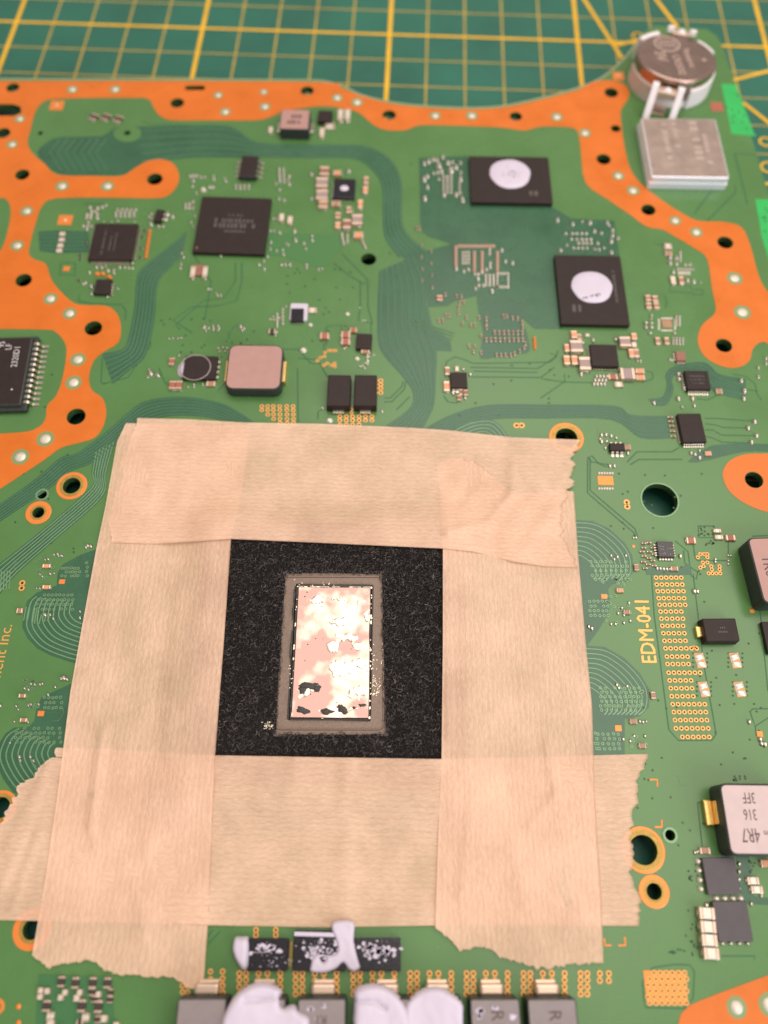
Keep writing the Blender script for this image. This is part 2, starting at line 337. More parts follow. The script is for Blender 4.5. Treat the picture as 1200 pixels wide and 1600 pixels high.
N1 = [(-170,514),(-60,514),(66,515),(88,520),(101,535),(104,552),(98,590),(88,618),(74,634),(71,655),(58,669),(30,676),(-60,680),(-172,682)]
N2 = [(-170,308),(-60,308),(-2,309),(12,314),(17,330),(13,358),(2,390),(-20,410),(-60,420),(-170,420)]
region('copper_border', O1, .001, .005, M['orange'], [N1, N2], 3)
region('copper_border', [(1129,742),(1138,722),(1160,711),(1190,709),(1260,712),(1300,760),(1270,815),(1210,803),(1170,790),(1140,768)], .001, .005, M['orange'], (), 4, 'rounded orange copper area at the right edge')
region('copper_border', [(1050,1700),(1060,1600),(1070,1578),(1095,1563),(1200,1524),(1300,1490),(1340,1700),(1300,1800),(1100,1800)], .001, .005, M['orange'], (), 3, 'orange copper corner at the bottom right')

# dark areas
lines = MB(); pal = MB(); grv = MB()
def bus(L, Rr, n, wd=2.2, kind='t', sheet=True, ends=None):
    L = smooth(L, False, 4); Rr = smooth(Rr, False, 4)
    if sheet: region('trace_field', L + Rr[::-1], .001, .003, M['mask_dark'], (), 0)
    for k in range(n):
        t = (k + .5) / n; pts = [(a[0] + (b[0] - a[0]) * t, a[1] + (b[1] - a[1]) * t) for a, b in zip(L, Rr)]
        c = pts[len(pts) // 2]
        (pal if kind == 'p' else lines).strip(W(pts), wd * sx(*c), .0050, .003)
bus([(215,198),(340,196),(372,204),(402,222),(480,226),(560,227),(595,238),(618,260),(628,290),(628,345),(642,372),(668,393)],
    [(225,258),(290,247),(370,246),(410,246),(480,247),(540,247),(565,253),(585,270),(597,295),(598,350),(603,375),(622,402)], 5, 2.0)
region('trace_field', [(58,238),(74,222),(95,214),(160,213),(178,200),(216,198),(226,258),(205,272),(150,274),(95,273),(70,256)], .001, .0034, M['mask_dark'], (), 2)
for k in range(7):
    x = 78 + k * 12; lines.strip(W([(x + 16, 217), (x, 238), (x + 18, 268)]), .03, .0050, .003)
gl = region('via_island', circ((199, 209), 22, 20, .62), .004, .0088, M['mask'], (), 0)
bus([(592,424),(590,470),(590,530),(600,556),(630,590),(645,615),(638,640),(588,675)], [(648,399),(665,440),(667,505),(682,550),(681,590),(680,618),(676,640),(658,675)], 7, 2.4)
region('trace_field', [(628,400),(665,392),(712,380),(712,470),(700,478),(668,480),(664,440)], .0012, .0034, M['mask_dark'], (), 0)
for k in range(5): lines.strip(W(smooth([(640 + k * 6, 480), (645 + k * 5, 505 - k), (668 + k * 2, 522 - k * 3), (702 + k * 2, 541 - k * 5)], False, 3)), .03, .0050, .003)
region('trace_field', [(640,500),(668,478),(676,512),(690,520),(704,535),(706,549),(682,548),(672,560),(650,545)], .0012, .0037, M['mask_dark'], (), 0)
bus([(655,675),(700,650),(760,633),(850,632),(960,634),(986,648),(1044,650)], [(700,684),(722,668),(772,655),(850,654),(955,656),(1000,684),(1046,685)], 5, 1.8)
bus([(690,686),(716,667),(745,657),(775,659),(800,690)], [(722,692),(735,683),(748,678),(762,679),(775,692)], 4, 1.6, 'p')
bus([(0,788),(60,745),(95,715),(120,708),(160,680),(200,645),(225,628),(260,621),(300,621),(345,630),(375,645),(402,664)],
    [(0,815),(75,765),(110,737),(140,725),(175,700),(215,668),(240,656),(265,650),(300,650),(330,653),(350,660),(365,668)], 6, 1.8)
bus([(148,706),(143,740),(142,762),(70,825),(20,865),(-10,888)], [(180,690),(166,740),(160,777),(90,840),(26,897),(-5,935)], 6, 1.7, 'p')
bus([(292,362),(265,385),(235,408),(215,430),(210,480),(200,530),(190,546),(160,553)], [(284,402),(268,416),(253,432),(245,452),(241,500),(228,555),(204,577),(176,600)], 6, 2.0)
bus([(1013,623),(1035,620),(1042,600),(1040,585),(1055,572),(1100,566),(1125,585),(1165,592)], [(1022,634),(1042,632),(1052,610),(1050,592),(1062,584),(1096,586),(1115,612),(1165,626)], 2, 1.6)
region('trace_field', [(655,247),(732,244),(735,320),(862,323),(892,341),(960,345),(968,400),(868,400),(878,514),(836,514),(812,494),(786,488),(776,472),(746,470),(745,462),(712,470),(710,384),(690,376),(670,370),(657,360)], .001, .0030, M['mask_dark'], (), 0)
region('trace_field', [(60,362),(90,360),(138,362),(140,394),(88,396),(62,392)], .001, .003, M['mask_dark'], (), 0)
for k in range(5): lines.strip(W([(62, 366 + k * 6), (138, 366 + k * 6)]), .025, .0050, .003)
region('trace_field', [(745,470),(755,520),(750,560),(780,556),(822,552),(828,540),(818,505),(812,494),(786,488),(776,472)], .0012, .0036, M['mask_dark'], (), 2)
region('trace_field', [(1075,722),(1110,718),(1160,706),(1200,706),(1240,712),(1200,694),(1112,696)], .001, .003, M['mask_dark'], (), 2)
region('trace_field', [(400,366),(480,366),(540,372),(520,400),(500,418),(440,400),(400,398)], .001, .0025, mat('olive_green_mask', (.06, .19, .055, 1), .36), (), 3)
# fans of traces beside the tape
def fan(dark, arc, c, n, s0, s1, kind='p', wd=1.7):
    region('trace_field', dark, .001, .0034, M['mask_dark'], (), 0)
    arc = smooth(arc, False, 4)
    for k in range(n):
        s = s0 + (s1 - s0) * k / (n - 1)
        (pal if kind == 'p' else lines).strip(W([(c[0] + (x - c[0]) * s, c[1] + (y - c[1]) * s) for x, y in arc]), wd * sx(*c), .0050, .003)
fan([(885,812),(925,814),(950,825),(975,847),(988,868),(990,893),(978,906),(957,913),(950,921),(954,945),(950,960),(935,985),(918,1008),(885,1008)], [(885,812),(925,814),(950,825),(975,847),(988,868),(990,893),(980,904)], (888,906), 8, .95, .42)
fan([(905,1008),(945,1011),(975,1028),(1000,1052),(1015,1078),(1014,1105),(1000,1119),(976,1123),(976,1180),(905,1180)], [(905,1008),(945,1011),(975,1028),(1000,1052),(1015,1078),(1014,1105),(1002,1117)], (905,1116), 9, .95, .40)
fan([(160,855),(126,867),(97,883),(90,896),(89,915),(58,926),(43,939),(37,957),(35,980),(43,997),(58,1013),(79,1024),(112,1035),(150,1042)], [(52,931),(43,939),(37,957),(35,980),(43,997),(58,1013),(79,1024),(112,1035),(150,1042)], (150,945), 9, .94, .36)
fan([(120,1065),(108,1070),(90,1078),(65,1090),(57,1108),(54,1126),(45,1136),(22,1137),(9,1146),(0,1160),(-10,1185),(5,1217),(20,1238),(60,1250),(130,1230)], [(26,1136),(9,1146),(0,1160),(-6,1185),(8,1217),(30,1245)], (120,1175), 9, .95, .36)
region('trace_field', [(1008,888),(1060,888),(1078,880),(1080,898),(1010,898)], .001, .003, M['mask_dark'], (), 0)
region('trace_field', [(1150,1335),(1170,1335),(1178,1400),(1215,1405),(1215,1415),(1160,1412)], .001, .003, M['mask_dark'], (), 0)
region('trace_field', [(60,1522),(175,1526),(185,1700),(50,1700)], .001, .003, mat('deeper_green_mask', (.05, .17, .06, 1), .36), (), 0)  # deeper green field under the bottom left components
lines.build('trace_lines', M['trace'], board, None, 'stuff')
for k in range(5):
    pal.strip(W([(0 + k * 4.5 - 2, 892), (-4 + k * 4.5, 925 - k)]), .02, .004, .006)
for (a, b, c) in ((41, 948, 22), (47, 948, 22), (58, 949, 26), (65, 960, 15), (55, 950, 24), (73, 960, 12), (78, 961, 10)):
    pal.strip(W([(a, b), (a - 4, b + c)]), .022, .004, .01)
pal.build('pale_trace_lines', M['trace_pale'], board, None, 'stuff')
# bright green bare corners at the right edge
for q in ([(1127,131),(1150,132),(1160,160),(1178,208),(1182,213),(1143,209),(1134,165)], [(1180,311),(1202,312),(1240,420),(1205,418),(1190,370)]):
    region('bright_mask_patch', q, .001, .003, M['lime'], (), 0)
# engraved looking trace outlines
GR = [[(1018,898),(1022,960),(1045,1140),(1060,1157),(1112,1157),(1119,1147),(1100,1040),(1083,897)], [(1148,240),(1200,243)], [(1148,240),(1168,320)], [(1085,334),(1110,300),(1116,296)], [(1105,345),(1150,300),(1148,290)],
      [(300,520),(270,500),(300,480),(340,478),(370,470),(378,440),(378,410)], [(282,515),(275,508),(318,470),(350,466),(368,440),(368,410)], [(358,530),(358,520),(366,510),(378,508)],
      [(125,460),(122,470),(140,474),(190,476),(197,486),(196,500)], [(165,600),(158,598),(160,560),(168,552)], [(230,500),(236,540),(200,590),(160,600)],
      [(440,546),(466,546),(486,568),(500,568),(512,590)], [(466,560),(498,562)], [(465,576),(466,660)], [(506,535),(507,560)], [(510,540),(510,510),(534,508),(534,525)], [(563,440),(563,480),(560,500),(580,505),(580,520)],
      [(571,440),(575,445),(575,480),(582,506)], [(520,410),(545,430),(570,445)], [(534,396),(556,418),(577,440)], [(600,628),(612,628),(632,608),(634,596)], [(600,622),(610,622),(628,604),(630,596)], [(545,620),(552,620)],
      [(696,575),(698,565),(710,558),(720,560),(740,568),(860,566),(870,556),(860,552)], [(735,574),(840,576),(868,558),(872,548)], [(740,580),(840,582)], [(736,589),(845,590),(866,574)],
      [(845,622),(884,595),(845,592),(882,598)], [(882,585),(882,597),(925,598),(945,598)], [(693,618),(700,628),(715,630)], [(497,655),(497,643),(508,638)],
      [(918,715),(925,722),(950,726),(952,730)], [(918,718),(918,770),(935,785),(990,832),(994,840)], [(922,716),(922,766),(938,780),(992,826),(997,840)], [(918,716),(925,712),(935,724),(948,730)],
      [(980,722),(995,706),(1050,706),(1060,700)], [(985,726),(998,718),(1066,718)], [(1102,654),(1120,654),(1175,658)], [(1102,662),(1118,664),(1130,668),(1170,669)], [(1102,672),(1114,672),(1128,680),(1180,681)], [(1102,682),(1112,684),(1128,691),(1172,692)],
      [(1115,700),(1130,702),(1140,699),(1200,699)], [(1145,585),(1165,588),(1180,600),(1182,615),(1190,625)], [(1150,605),(1185,612)], [(1088,623),(1105,625),(1120,618)], [(1010,580),(1020,582),(1020,592),(1002,598)],
      [(1083,850),(1086,872),(1090,876),(1138,876)], [(1091,822),(1116,822),(1119,840),(1092,840),(1091,822)], [(1138,845),(1138,868)], [(1055,845),(1075,862),(1080,900),(1088,905),(1090,894),(1070,880),(1068,860)], [(1175,838),(1215,836)], [(1090,1254),(1110,1253)], [(1090,1254),(1097,1322)],
      [(1187,950),(1200,1080)], [(1171,1113),(1176,1108),(1215,1107)], [(1172,1112),(1176,1124),(1180,1135),(1200,1122),(1215,1122)], [(1180,1135),(1182,1150)], [(1006,1560),(1004,1535),(1020,1512),(1055,1507),(1078,1508),(1085,1518),(1083,1560),(1070,1576),(1008,1574),(1006,1560)],
      [(1178,1500),(1180,1494),(1125,1494)], [(325,1475),(345,1455)], [(325,1464),(333,1453)], [(222,190),(236,194),(300,196)], [(130,318),(160,318)], [(100,410),(118,411),(117,430),(93,429),(95,412),(100,410)], [(300,395),(330,440),(320,500)], [(640,620),(620,640)],
      [(1048,444),(1080,447),(1082,458),(1046,456),(1048,444)], [(1085,452),(1098,453),(1098,461),(1082,460)], [(1020,382),(1040,382)], [(1038,462),(1042,470),(1040,480)], [(905,1150),(975,1152),(975,1130)], [(350,600),(340,612)], [(248,575),(258,598),(275,605)]]
for g in GR:
    c = g[len(g) // 2]; grv.strip(W(g), 2.1 * sx(*c), .0008, .0025)
grv.build('groove_lines', M['groove'], board, None, 'stuff')

# white solder dots in the orange borders
def dots():
    base = MB(); base.disc(0, 0, 1.0, .0062, 20)
    rme = base.mesh('pad_ring', mat('pad_ring_green', (.22, .30, .12, 1), .4))
    dm = MB(); dm.dome(0, 0, .60, .60, .0065, .022, 0, 14); dme = dm.mesh('solder_dot', M['whitepad'])
    for (a, b, s) in [(113,140,8),(180,140,8),(341,149,7),(352,175,8),(412,144,6),(414,167,8),(527,153,8),(558,160,8.5),(680,181,8),(737,181,8.5),(870,183,8.5),(914,208,8.5),(966,275,8.5),(989,298,9),(1055,345,8.5),(1088,363,9),
                      (1148,435,11),(1160,488,12),(31,186,7.5),(19,226,8),(97,291,9.5),(168,291,9.5),(42,330,9),(27,384,9.5),(79,467,10),(109,490,10),(122,562,11),(115,598,11.5),(71,686,12.5),(32,714,12.5),(1151,1574,14),(1202,1570,15)]:
        c = P(a, b); r = s * sx(a, b) * 1.12
        o = link('solder_pad', dme, board, loc=(c.x, c.y, 0)); o.scale = (r, r, 1); o.rotation_euler = (0, 0, a)
        q = link('pad_ring', rme, o)
dots()
# gold ringed mounting holes
def holering(a, b, r0, r1, gold=True):
    c = P(a, b); k = sx(a, b); m = MB()
    m.ring(c.x, c.y, r0 * k * 1.02, r0 * k * 1.35 if r1 > r0 * 1.5 else r1 * k, .006, 30, 0, .003)
    if r1 > r0 * 1.5: m.ring(c.x, c.y, r0 * k * 1.36, r1 * k, .004, 30, 1, .003)
    m.build('plated_ring', [M['dullgold'] if gold else M['trace_pale'], M['orange_pad']], board)
for (a, b, r0, r1) in ((112,759,14,24),(60,801,9.5,20),(1005,1328,22,34),(1022,1393,12,24),(50,1452,15,30),(885,684,17,27),(0,1262,16,26)): holering(a, b, r0, r1)
for (a, b, r0, r1) in ((66,773,7.5,10.5),(1047,1305,8,12),(1031,781,28,30.5)): holering(a, b, r0, r1, False)

# small flat orange pads
def pad(a, b, wp, hp, m, name='copper_pad', z1=.008, rot=0, r=.0, bev=.002, parent=board):
    c = P(a, b); q = MB(); q.rbox(0, 0, wp * sx(a, b), hp * sy(a, b), 0.001, z1, 0, r, bev)
    return link(name, q.mesh(name, m), parent, loc=(c.x, c.y, 0), rot=rot)
for (a, b, s, t) in ((89,165,21,14),(102,344,22,15),(104,420,10,7),(966,119,17,12),(1120,167,19,14),(1084,1011,6,4),(944,932,9,7),(97,909,9,7),(64,1115,10,8),(966,1138,10,9),(1187,1147,9,9),(990,854,4,4),(1175,955,7,5)):
    pad(a, b, s, t, M['orange_pad'] if (a, b) != (1120, 167) else M['redc'])
for (a, b) in ((966,118),(102,344),(89,164)):
    c = P(a, b); q = MB(); q.dome(c.x, c.y, .035, .035, .008, .012); q.build('solder_spot', M['whitepad'], board)
pad(946,751,24,14,M['orange_pad'])

# ------------------------------------------------------------------ rings and vias (uncountable small ones)
rg = MB(); vh = MB()
def ringpt(a, b, r=4.4):
    c = P(a, b); k = sx(a, b) * r; rg.ring(c.x, c.y, k * .48, k, .0050, 10, 0, .003); vh.disc(c.x, c.y, k * .5, .0055, 8)
ROWS = [(333,205,385,6),(382,210,392,6),(430,217,400,6),(480,224,405,6),(527,230,413,6),(575,237,385,5),(626,243,397,5),(677,250,398,5),(730,257,407,5),(784,265,415,5),(838,272,495,7),(897,282,430,5),(950,287,437,5),(1012,295,520,7),
        (1067,302,455,5),(1123,310,462,5),(1180,317,470,5),(1237,324,553,7),(1293,332,560,7),(1350,340,568,7),(1409,347,578,7),(1471,393,585,6)]
for (y, x0, x1, n) in ROWS:
    for k in range(n): ringpt(980 + (x0 + (x1 - x0) * k / (n - 1)) / 4.573, 830 + y / 4.573, 3.7)
for (a, b) in ((979,785),(980,792),(807,665),(815,665),(35,911),(34,919)): ringpt(a, b, 5)
for (a, b) in ((1094,866),(1100,866),(1105,866),(1090,871),(1105,871),(1098,879),(1105,879),(1099,885),(1094,887),(1111,885),(1124,885),(1112,890),(1124,890),(1107,896),(1113,896),(1119,896),(1125,896)): ringpt(a, b, 3.2)
for (a, b) in ((508,551),(514,548),(519,548),(524,548),(507,557),(501,559),(496,564),(506,571),(511,568),(518,571),(523,568),(523,573)): ringpt(a, b, 3)
for i, a in enumerate((409,418,427,437,448,458)):
    for j, b in enumerate((635,641,648,655,661)):
        if (i, j) in ((0,2),(0,3),(0,4),(1,3),(1,4),(2,4)): continue
        ringpt(a + j * .2, b, 3.6)
for i, a in enumerate((531,541,551,561,571,581)):
    for j, b in enumerate((651,657,664)):
        if i > 3 and j == 2: continue
        ringpt(a, b, 3.8)
for b in (595,601,607,614): ringpt(595, b, 4); ringpt(588, b, 3)
for b in (640, 645): ringpt(549, b, 3)
for base in (374, 462, 552, 641, 729, 818, 907):
    for dx in (0, 10.5):
        for b in (1521,1531,1542,1553): ringpt(base + dx, b, 4.6)
    for dx in (30, 44):
        for b in (1521,1532): ringpt(base + dx, b, 4.6)
    if base < 900:
        for b in (1521,1531,1542,1552): ringpt(base + 64, b, 4.6)
for b in (1518,1530): ringpt(329, b, 4.2)
for b in (1518,1529,1540,1551): ringpt(348, b, 4.4)
for a in (400, 431):
    for b in (1453,1461): ringpt(a, b, 4.4)
for a in (285, 293):
    for b in (1540,1550): ringpt(a, b, 4)
pad(1040,1543,64,52,M['orange_pad'], 'copper_pad', .004)
for j in range(6):
    for i in range(7):
        a = 1012 + i * 9.6 + (j % 2) * 3; b = 1520 + j * 9.4
        if not (j == 0 and i == 0): ringpt(a, b, 4)
rg.build('via_rings', M['ringgold'], board, None, 'stuff'); vh.build('via_holes', M['viahole'], board, None, 'stuff')
fr = MB()
def tinyring(a, b, r=2.6):
    c = P(a, b); k = sx(a, b) * r; fr.ring(c.x, c.y, k * .5, k, .006, 7, 0, .004); vp.disc(c.x, c.y, k * .5, .0065, 6)
vp = MB()
for (x0, y0, x1, y1, nx, ny) in ((923,878,978,906,8,5),(921,940,948,962,5,4),(938,1075,998,1110,9,6),(934,1147,966,1170,5,4),(930,1146,935,1170,1,4),(58,930,112,952,10,4),(97,888,122,900,6,3),(135,880,140,900,1,4),(70,1090,95,1106,5,3),(25,1138,82,1160,9,4),(93,1138,96,1160,1,4),(1003,1080,1005,1100,1,3)):
    for j in range(ny):
        for i in range(nx):
            a = x0 + (x1 - x0) * (i / max(nx - 1, 1)) + (j % 2) * 2 + random.uniform(-.5, .5); b = y0 + (y1 - y0) * (j / max(ny - 1, 1)) + random.uniform(-.5, .5)
            if random.random() < .9: tinyring(a, b)
for k in range(60):  # loose ones round the component groups near the tape
    x0, y0, x1, y1 = random.choice(((55,870,85,905),(35,1060,60,1110),(945,930,985,985),(935,905,985,915),(985,1150,1010,1172)))
    tinyring(random.uniform(x0, x1), random.uniform(y0, y1), 2.4)
fr.build('fine_via_rings', M['trace_pale'], board, None, 'stuff')
for (x0, y0, x1, y1, n) in ((1090,822,1118,838,12),(1102,845,1122,853,8),(1145,1212,1170,1222,8),(1075,1345,1090,1377,12),(1078,1442,1090,1500,14),(1045,1480,1070,1490,8),(1170,1345,1180,1372,8),(430,420,560,540,26),(250,480,400,560,20),(1000,1090,1200,1240,22),(940,740,1100,840,16),
                            (700,560,900,660,12),(0,560,140,760,14),(600,230,650,400,6),(20,760,140,900,14),(1010,880,1130,900,6),(1120,140,1180,205,14),(1185,320,1200,370,6),(990,1180,1100,1480,12),(1080,940,1190,1080,10)):
    for k in range(n):
        a, b = random.uniform(x0, x1), random.uniform(y0, y1); c = P(a, b); vp.disc(c.x, c.y, 1.7 * sx(a, b), .0045, 7)
for (a0, b0) in ((1094,1032),(1149,1032),(1100,1077),(1156,1077)):
    for s in (-11, 11):
        for k in range(4): c = P(a0 + s, b0 - 11 + k * 7); vp.disc(c.x, c.y, .018, .0045, 7)
vp.build('tented_vias', M['pit'], board, None, 'stuff')

dust = MB(); drn = random.Random(11)
for k in range(420):
    a, b = drn.uniform(-10, 1210), drn.uniform(130, 1600); c = P(a, b)
    if b < 180 and a > 500: continue
    r_ = drn.uniform(.25, .8) * sx(a, b); dust.dome(c.x, c.y, r_, r_ * drn.uniform(.5, 1), .0062, r_ * .6, drn.uniform(0, 3), 5)
for k in range(26):
    a, b = drn.uniform(10, 1190), drn.uniform(200, 1590); c = P(a, b); t = drn.uniform(0, 6.28); L = []
    for q in range(6): L.append((c.x + .05 * q * math.cos(t), c.y + .05 * q * math.sin(t), .008)); t += drn.uniform(-.5, .5)
    dust.tube(L, .0016, 3, 0, False)
thing('dust', 'fine pale dust specks and lint scattered over the circuit board', 'dust', (0, 0, 0), None, dust.mesh('dust', mat('pale_dust', (.42, .42, .36, 1), .8)))['kind'] = 'stuff'
# ------------------------------------------------------------------ components
BROT = R(.6)
cache = {}
def cap(a, b, wp, hp, body='tan', z=.055, rot=0.0, vert=None, name='chip_capacitor'):
    """two ended chip component; its ends sit along its longer side"""
    w_, d_ = wp * sx(a, b, z), hp * sy(a, b, z)
    if vert is None: vert = d_ > w_
    key = (round(w_, 2), round(d_, 2), body, vert, z)
    if key not in cache:
        q = MB(); L = d_ if vert else w_; S = w_ if vert else d_
        ro = math.pi / 2 if vert else 0
        q.rbox(0, 0, L * .56, S * .94, .006, z, ro, 0, min(.01, S * .12), 0)
        for s in (-1, 1):
            off = s * L * .38; x, y = (0, off) if vert else (off, 0)
            q.rbox(x, y, L * .24, S, .004, z + .004, ro, 0, min(.014, S * .16), 1)
            x, y = (0, s * L * .52) if vert else (s * L * .52, 0)
            q.dome(x, y, L * .07, S * .45, .002, z * .5, ro, 8, 2)
        bm = {'tan': 'tanpc', 'brown': 'brownc', 'red': 'redc', 'grey': 'greyc', 'dark': 'darkc', 'orange': 'orangec', 'silver': 'whitepad'}[body]
        cache[key] = q.mesh(name, [M[bm], M['term'], M['silver']])
    c = P(a, b, z); return link(name, cache[key], board, loc=(c.x, c.y, 0), rot=BROT + rot)
def chip(name, quad, z, m='black', r=.02, bev=.015, label=None, rot=None, draft=0.0, base=.012, parent=board):
    """quad: top face corners in the picture, clockwise from top left"""
    q = [P(x, y, z) for x, y in quad]; c = (q[0] + q[1] + q[2] + q[3]) / 4
    w_ = ((q[1] - q[0]).length + (q[2] - q[3]).length) / 2; d_ = ((q[3] - q[0]).length + (q[2] - q[1]).length) / 2
    t = (q[1] - q[0]) + (q[2] - q[3]); ang = math.atan2(t.y, t.x) if rot is None else rot
    mb = MB(); mb.rbox(0, 0, w_ + bev, d_ + bev, base, z, 0, r, bev, 0, 3, 0, 1 if isinstance(m, tuple) else 0, draft)
    mats = [M[k] for k in m] if isinstance(m, tuple) else M[m]
    o = link(name, mb.mesh(name, mats), parent, label, None, (c.x, c.y, 0), ang); o['w'] = w_; o['d'] = d_
    return o
def pins(o, side, n, length, width, z=.03, span=.86, m='silver', each=False, name='pin', gull=0.0):
    """leads along one side (L R T B) of a chip, in the chip's own space"""
    w_, d_ = o['w'], o['d']; allm = MB()
    for k in range(n):
        t = ((k + .5) / n - .5) * span; mb = MB() if each else allm
        if side in 'LR': x, y, ro = (w_ / 2 + length / 2) * (1 if side == 'R' else -1), t * d_, 0
        else: x, y, ro = t * w_, (d_ / 2 + length / 2) * (1 if side == 'T' else -1), math.pi / 2
        if gull:
            dx, dy = ((1 if side == 'R' else -1), 0) if side in 'LR' else (0, (1 if side == 'T' else -1)); hw = width / 2
            prof = [(-.02, gull), (length * .22, gull), (length * .36, gull * .85), (length * .52, gull * .22), (length * .62, .022), (length, .018)]
            x0, y0 = (dx * w_ / 2, t * d_) if side in 'LR' else (t * w_, dy * d_ / 2)
            L = []
            for (u, zz) in prof:
                px_, py_ = x0 + dx * u, y0 + dy * u; nx, ny = -dy * hw, dx * hw; th = .018
                L.append([(px_ - nx, py_ - ny, zz - th), (px_ + nx, py_ + ny, zz - th), (px_ + nx, py_ + ny, zz), (px_ - nx, py_ - ny, zz)])
            mb.rings(L, 0, True)
        else:
            mb.rbox(x, y, length, width, .003, z, ro, 0, min(.008, width * .25))
        if each: mb.build(name, M[m], o)
    if not each: allm.build('pin_row', M[m], o)
def marks(o, rows, m='inkfaint', z=None):
    """faint unreadable laser marking: short strokes in rows; rows: (u, v, length, height, vertical)"""
    mb = MB(); w_, d_ = o['w'], o['d']; z = z if z is not None else max(v.co.z for v in o.data.vertices)
    for (u, v, L, h, vert) in rows:
        x = 0
        while x < L:
            g = h * random.uniform(.35, .6); 
            if random.random() < .85:
                cx, cy = (u + x - L / 2, v) if not vert else (u, v + x - L / 2)
                mb.rbox(cx * w_, cy * d_, (g if not vert else h) * w_ * .8, (h if not vert else g) * d_ * random.uniform(.7, 1), z - .004, z + .001)
            x += g * 1.35
    mb.build('marking', M[m], o)

# joints (few pixels each): small domes, per group
grp = None
def J(a, b, s=5.0, el=1.25, m=0, h=1.0):
    c = P(a, b, .02); k = sx(a, b) * s * .5
    grp.dome(c.x, c.y, k, k * el, .004, k * 1.1 * h, 0, 6, m)
def Tn(a, b, s=6.0, vert=True, m=1):
    """tiny two ended component"""
    c = P(a, b, .02); k = sx(a, b) * s
    if vert:
        for t in (-.42, .42): grp.dome(c.x, c.y + t * k, k * .34, k * .26, .004, k * .4, 0, 6, 0)
        grp.rbox(c.x, c.y, k * .5, k * .6, .004, .004 + k * .42, 0, 0, 0, m)
    else:
        for t in (-.42, .42): grp.dome(c.x + t * k, c.y, k * .26, k * .34, .004, k * .4, 0, 6, 0)
        grp.rbox(c.x, c.y, k * .6, k * .5, .004, .004 + k * .42, 0, 0, 0, m)
GM = [M['silver'], M['brownc'], M['orange_pad'], M['darkc'], M['whitepad'], M['padrose']]
def endgrp(): grp.build('tiny_components', GM, board, None, 'stuff')

# --- group round the quad flat chip at the left
grp = MB()
for (a, b, s) in [(141,324,7),(153,325,7),(160,323,6),(166,320,5),(143,330,6),(149,330,6),(136,335,6),(142,335,6),(152,334,6),(135,340,6),(141,340,6),(152,340,7),(138,347,6),(130,353,6),(137,353,6),(143,353,6),(136,358,6),(162,346,4),(174,346,4),(184,345,5),(210,346,4)]: J(a, b, s)
for j in range(3):
    for i in range(5): J(181 + i * 7 + (j == 0) * 3, 327 + j * 5, 5.5)
for k in range(9): J(234 - k * .75, 361 + k * 5, 7, .7, 2)
for (a, b) in ((226,360),(222,370),(220,388),(219,402),(123,438),(125,404),(125,398),(133,379)): Tn(a, b, 5, False, 3)
for (a, b, s) in [(140,425,6),(151,417,6),(159,417,6),(169,422,7),(178,422,6),(187,417,5.5),(195,417,5),(201,418,5),(207,418,5),(207,410,5),(178,426,5),(156,412,4),(165,415,4)]: J(a, b, s, 1.3)
for (a, b) in ((152,428),(161,428),(171,433)): J(a, b, 9, .8, 2)
for b in (445,450,455,460): J(175, b, 4.5, .7)
for (a, b, s) in ((134,441,6),(130,443,5),(143,447,8),(143,458,6),(168,463,5),(184,450,4),(237,334,6),(236,350,8),(248,353,6),(255,353,5),(262,334,8),(270,338,7),(259,342,7),(233,338,5),(237,341,5)): J(a, b, s)
endgrp()
for i, (a, b) in enumerate(((97,365),(96,374),(94,383),(92,391))): cap(a, b, 9, 6, 'silver', .035, name='resistor')
for (a, b) in ((146,182),(165,182),(184,185)): cap(a, b, 13, 9, 'dark', .045, R(-20), name='resistor')
Q = chip('control_chip', [(149,349),(214,350),(206,406),(138,405)], .09, 'black', .02, .015, 'square flat chip with pins on its right and lower sides')
pins(Q, 'R', 18, .07, .022, .03, .9, 'silver', gull=.045); pins(Q, 'B', 18, .07, .022, .03, .9, 'silver', gull=.045)
pins(Q, 'L', 18, .06, .022, .03, .9, 'silver', gull=.045); pins(Q, 'T', 18, .06, .022, .03, .9, 'silver', gull=.045)
marks(Q, [(-.22, 0, .7, .06, True), (-.06, -.05, .4, .05, True), (.05, 0, .5, .04, True)], 'inkfaint')
T_ = chip('transistor', [(243,327),(254,328),(253,346),(242,345)], .08, 'black', .01, .01); pins(T_, 'R', 2, .12, .05, .03, .8, gull=.05)
S6 = chip('logic_chip', [(151,436),(174,437),(171,459),(146,459)], .07, 'black', .01, .01); pins(S6, 'R', 4, .05, .03, .03)

# --- group round the large square chip
grp = MB()
for (a, b, s) in [(297,275,6),(302,274,6),(307,274,6),(314,276,5),(320,276,5),(334,275,6),(334,279,6),(302,282,6),(301,291,5),(307,301,5),(290,319,6),(296,318,6),(302,315,6),(290,324,6),(296,324,6),(302,325,6),(305,337,5),(299,347,5),(303,354,5),(353,282,6),(351,278,4),
                  (427,341,5),(433,341,5),(422,360,5),(428,360,5),(437,363,6),(461,360,7),(462,375,8),(475,380,6),(478,388,5),(423,378,6),(422,388,5),(450,382,5),(447,380,4),(432,391,5),(443,397,6),(442,390,5),(440,413,5),(446,413,6),(453,413,6),(479,413,5),(479,418,5),(498,420,5),(503,419,4),(405,413,6),(413,420,6),(412,407,5),(418,400,5),(488,375,6),(488,368,5),(460,362,6),(437,296,5),(431,286,5),(436,310,6),(444,312,6),(452,275,6),(452,287,7),(450,281,5),
                  (487,272,7),(487,310,6),(545,267,8),(550,330,6)]: J(a, b, s)
J(318, 297, 10, .9, 4)
for i in range(4):
    J(369 + i * 6.5, 289, 5); J(369 + i * 6.5, 294, 5)
for k in range(5): J(436 + k * .3, 263 + k * 5, 5.5); J(443 + k * .3, 263 + k * 5, 5)
for k in range(3): J(327 + k * 3.5, 292, 5)
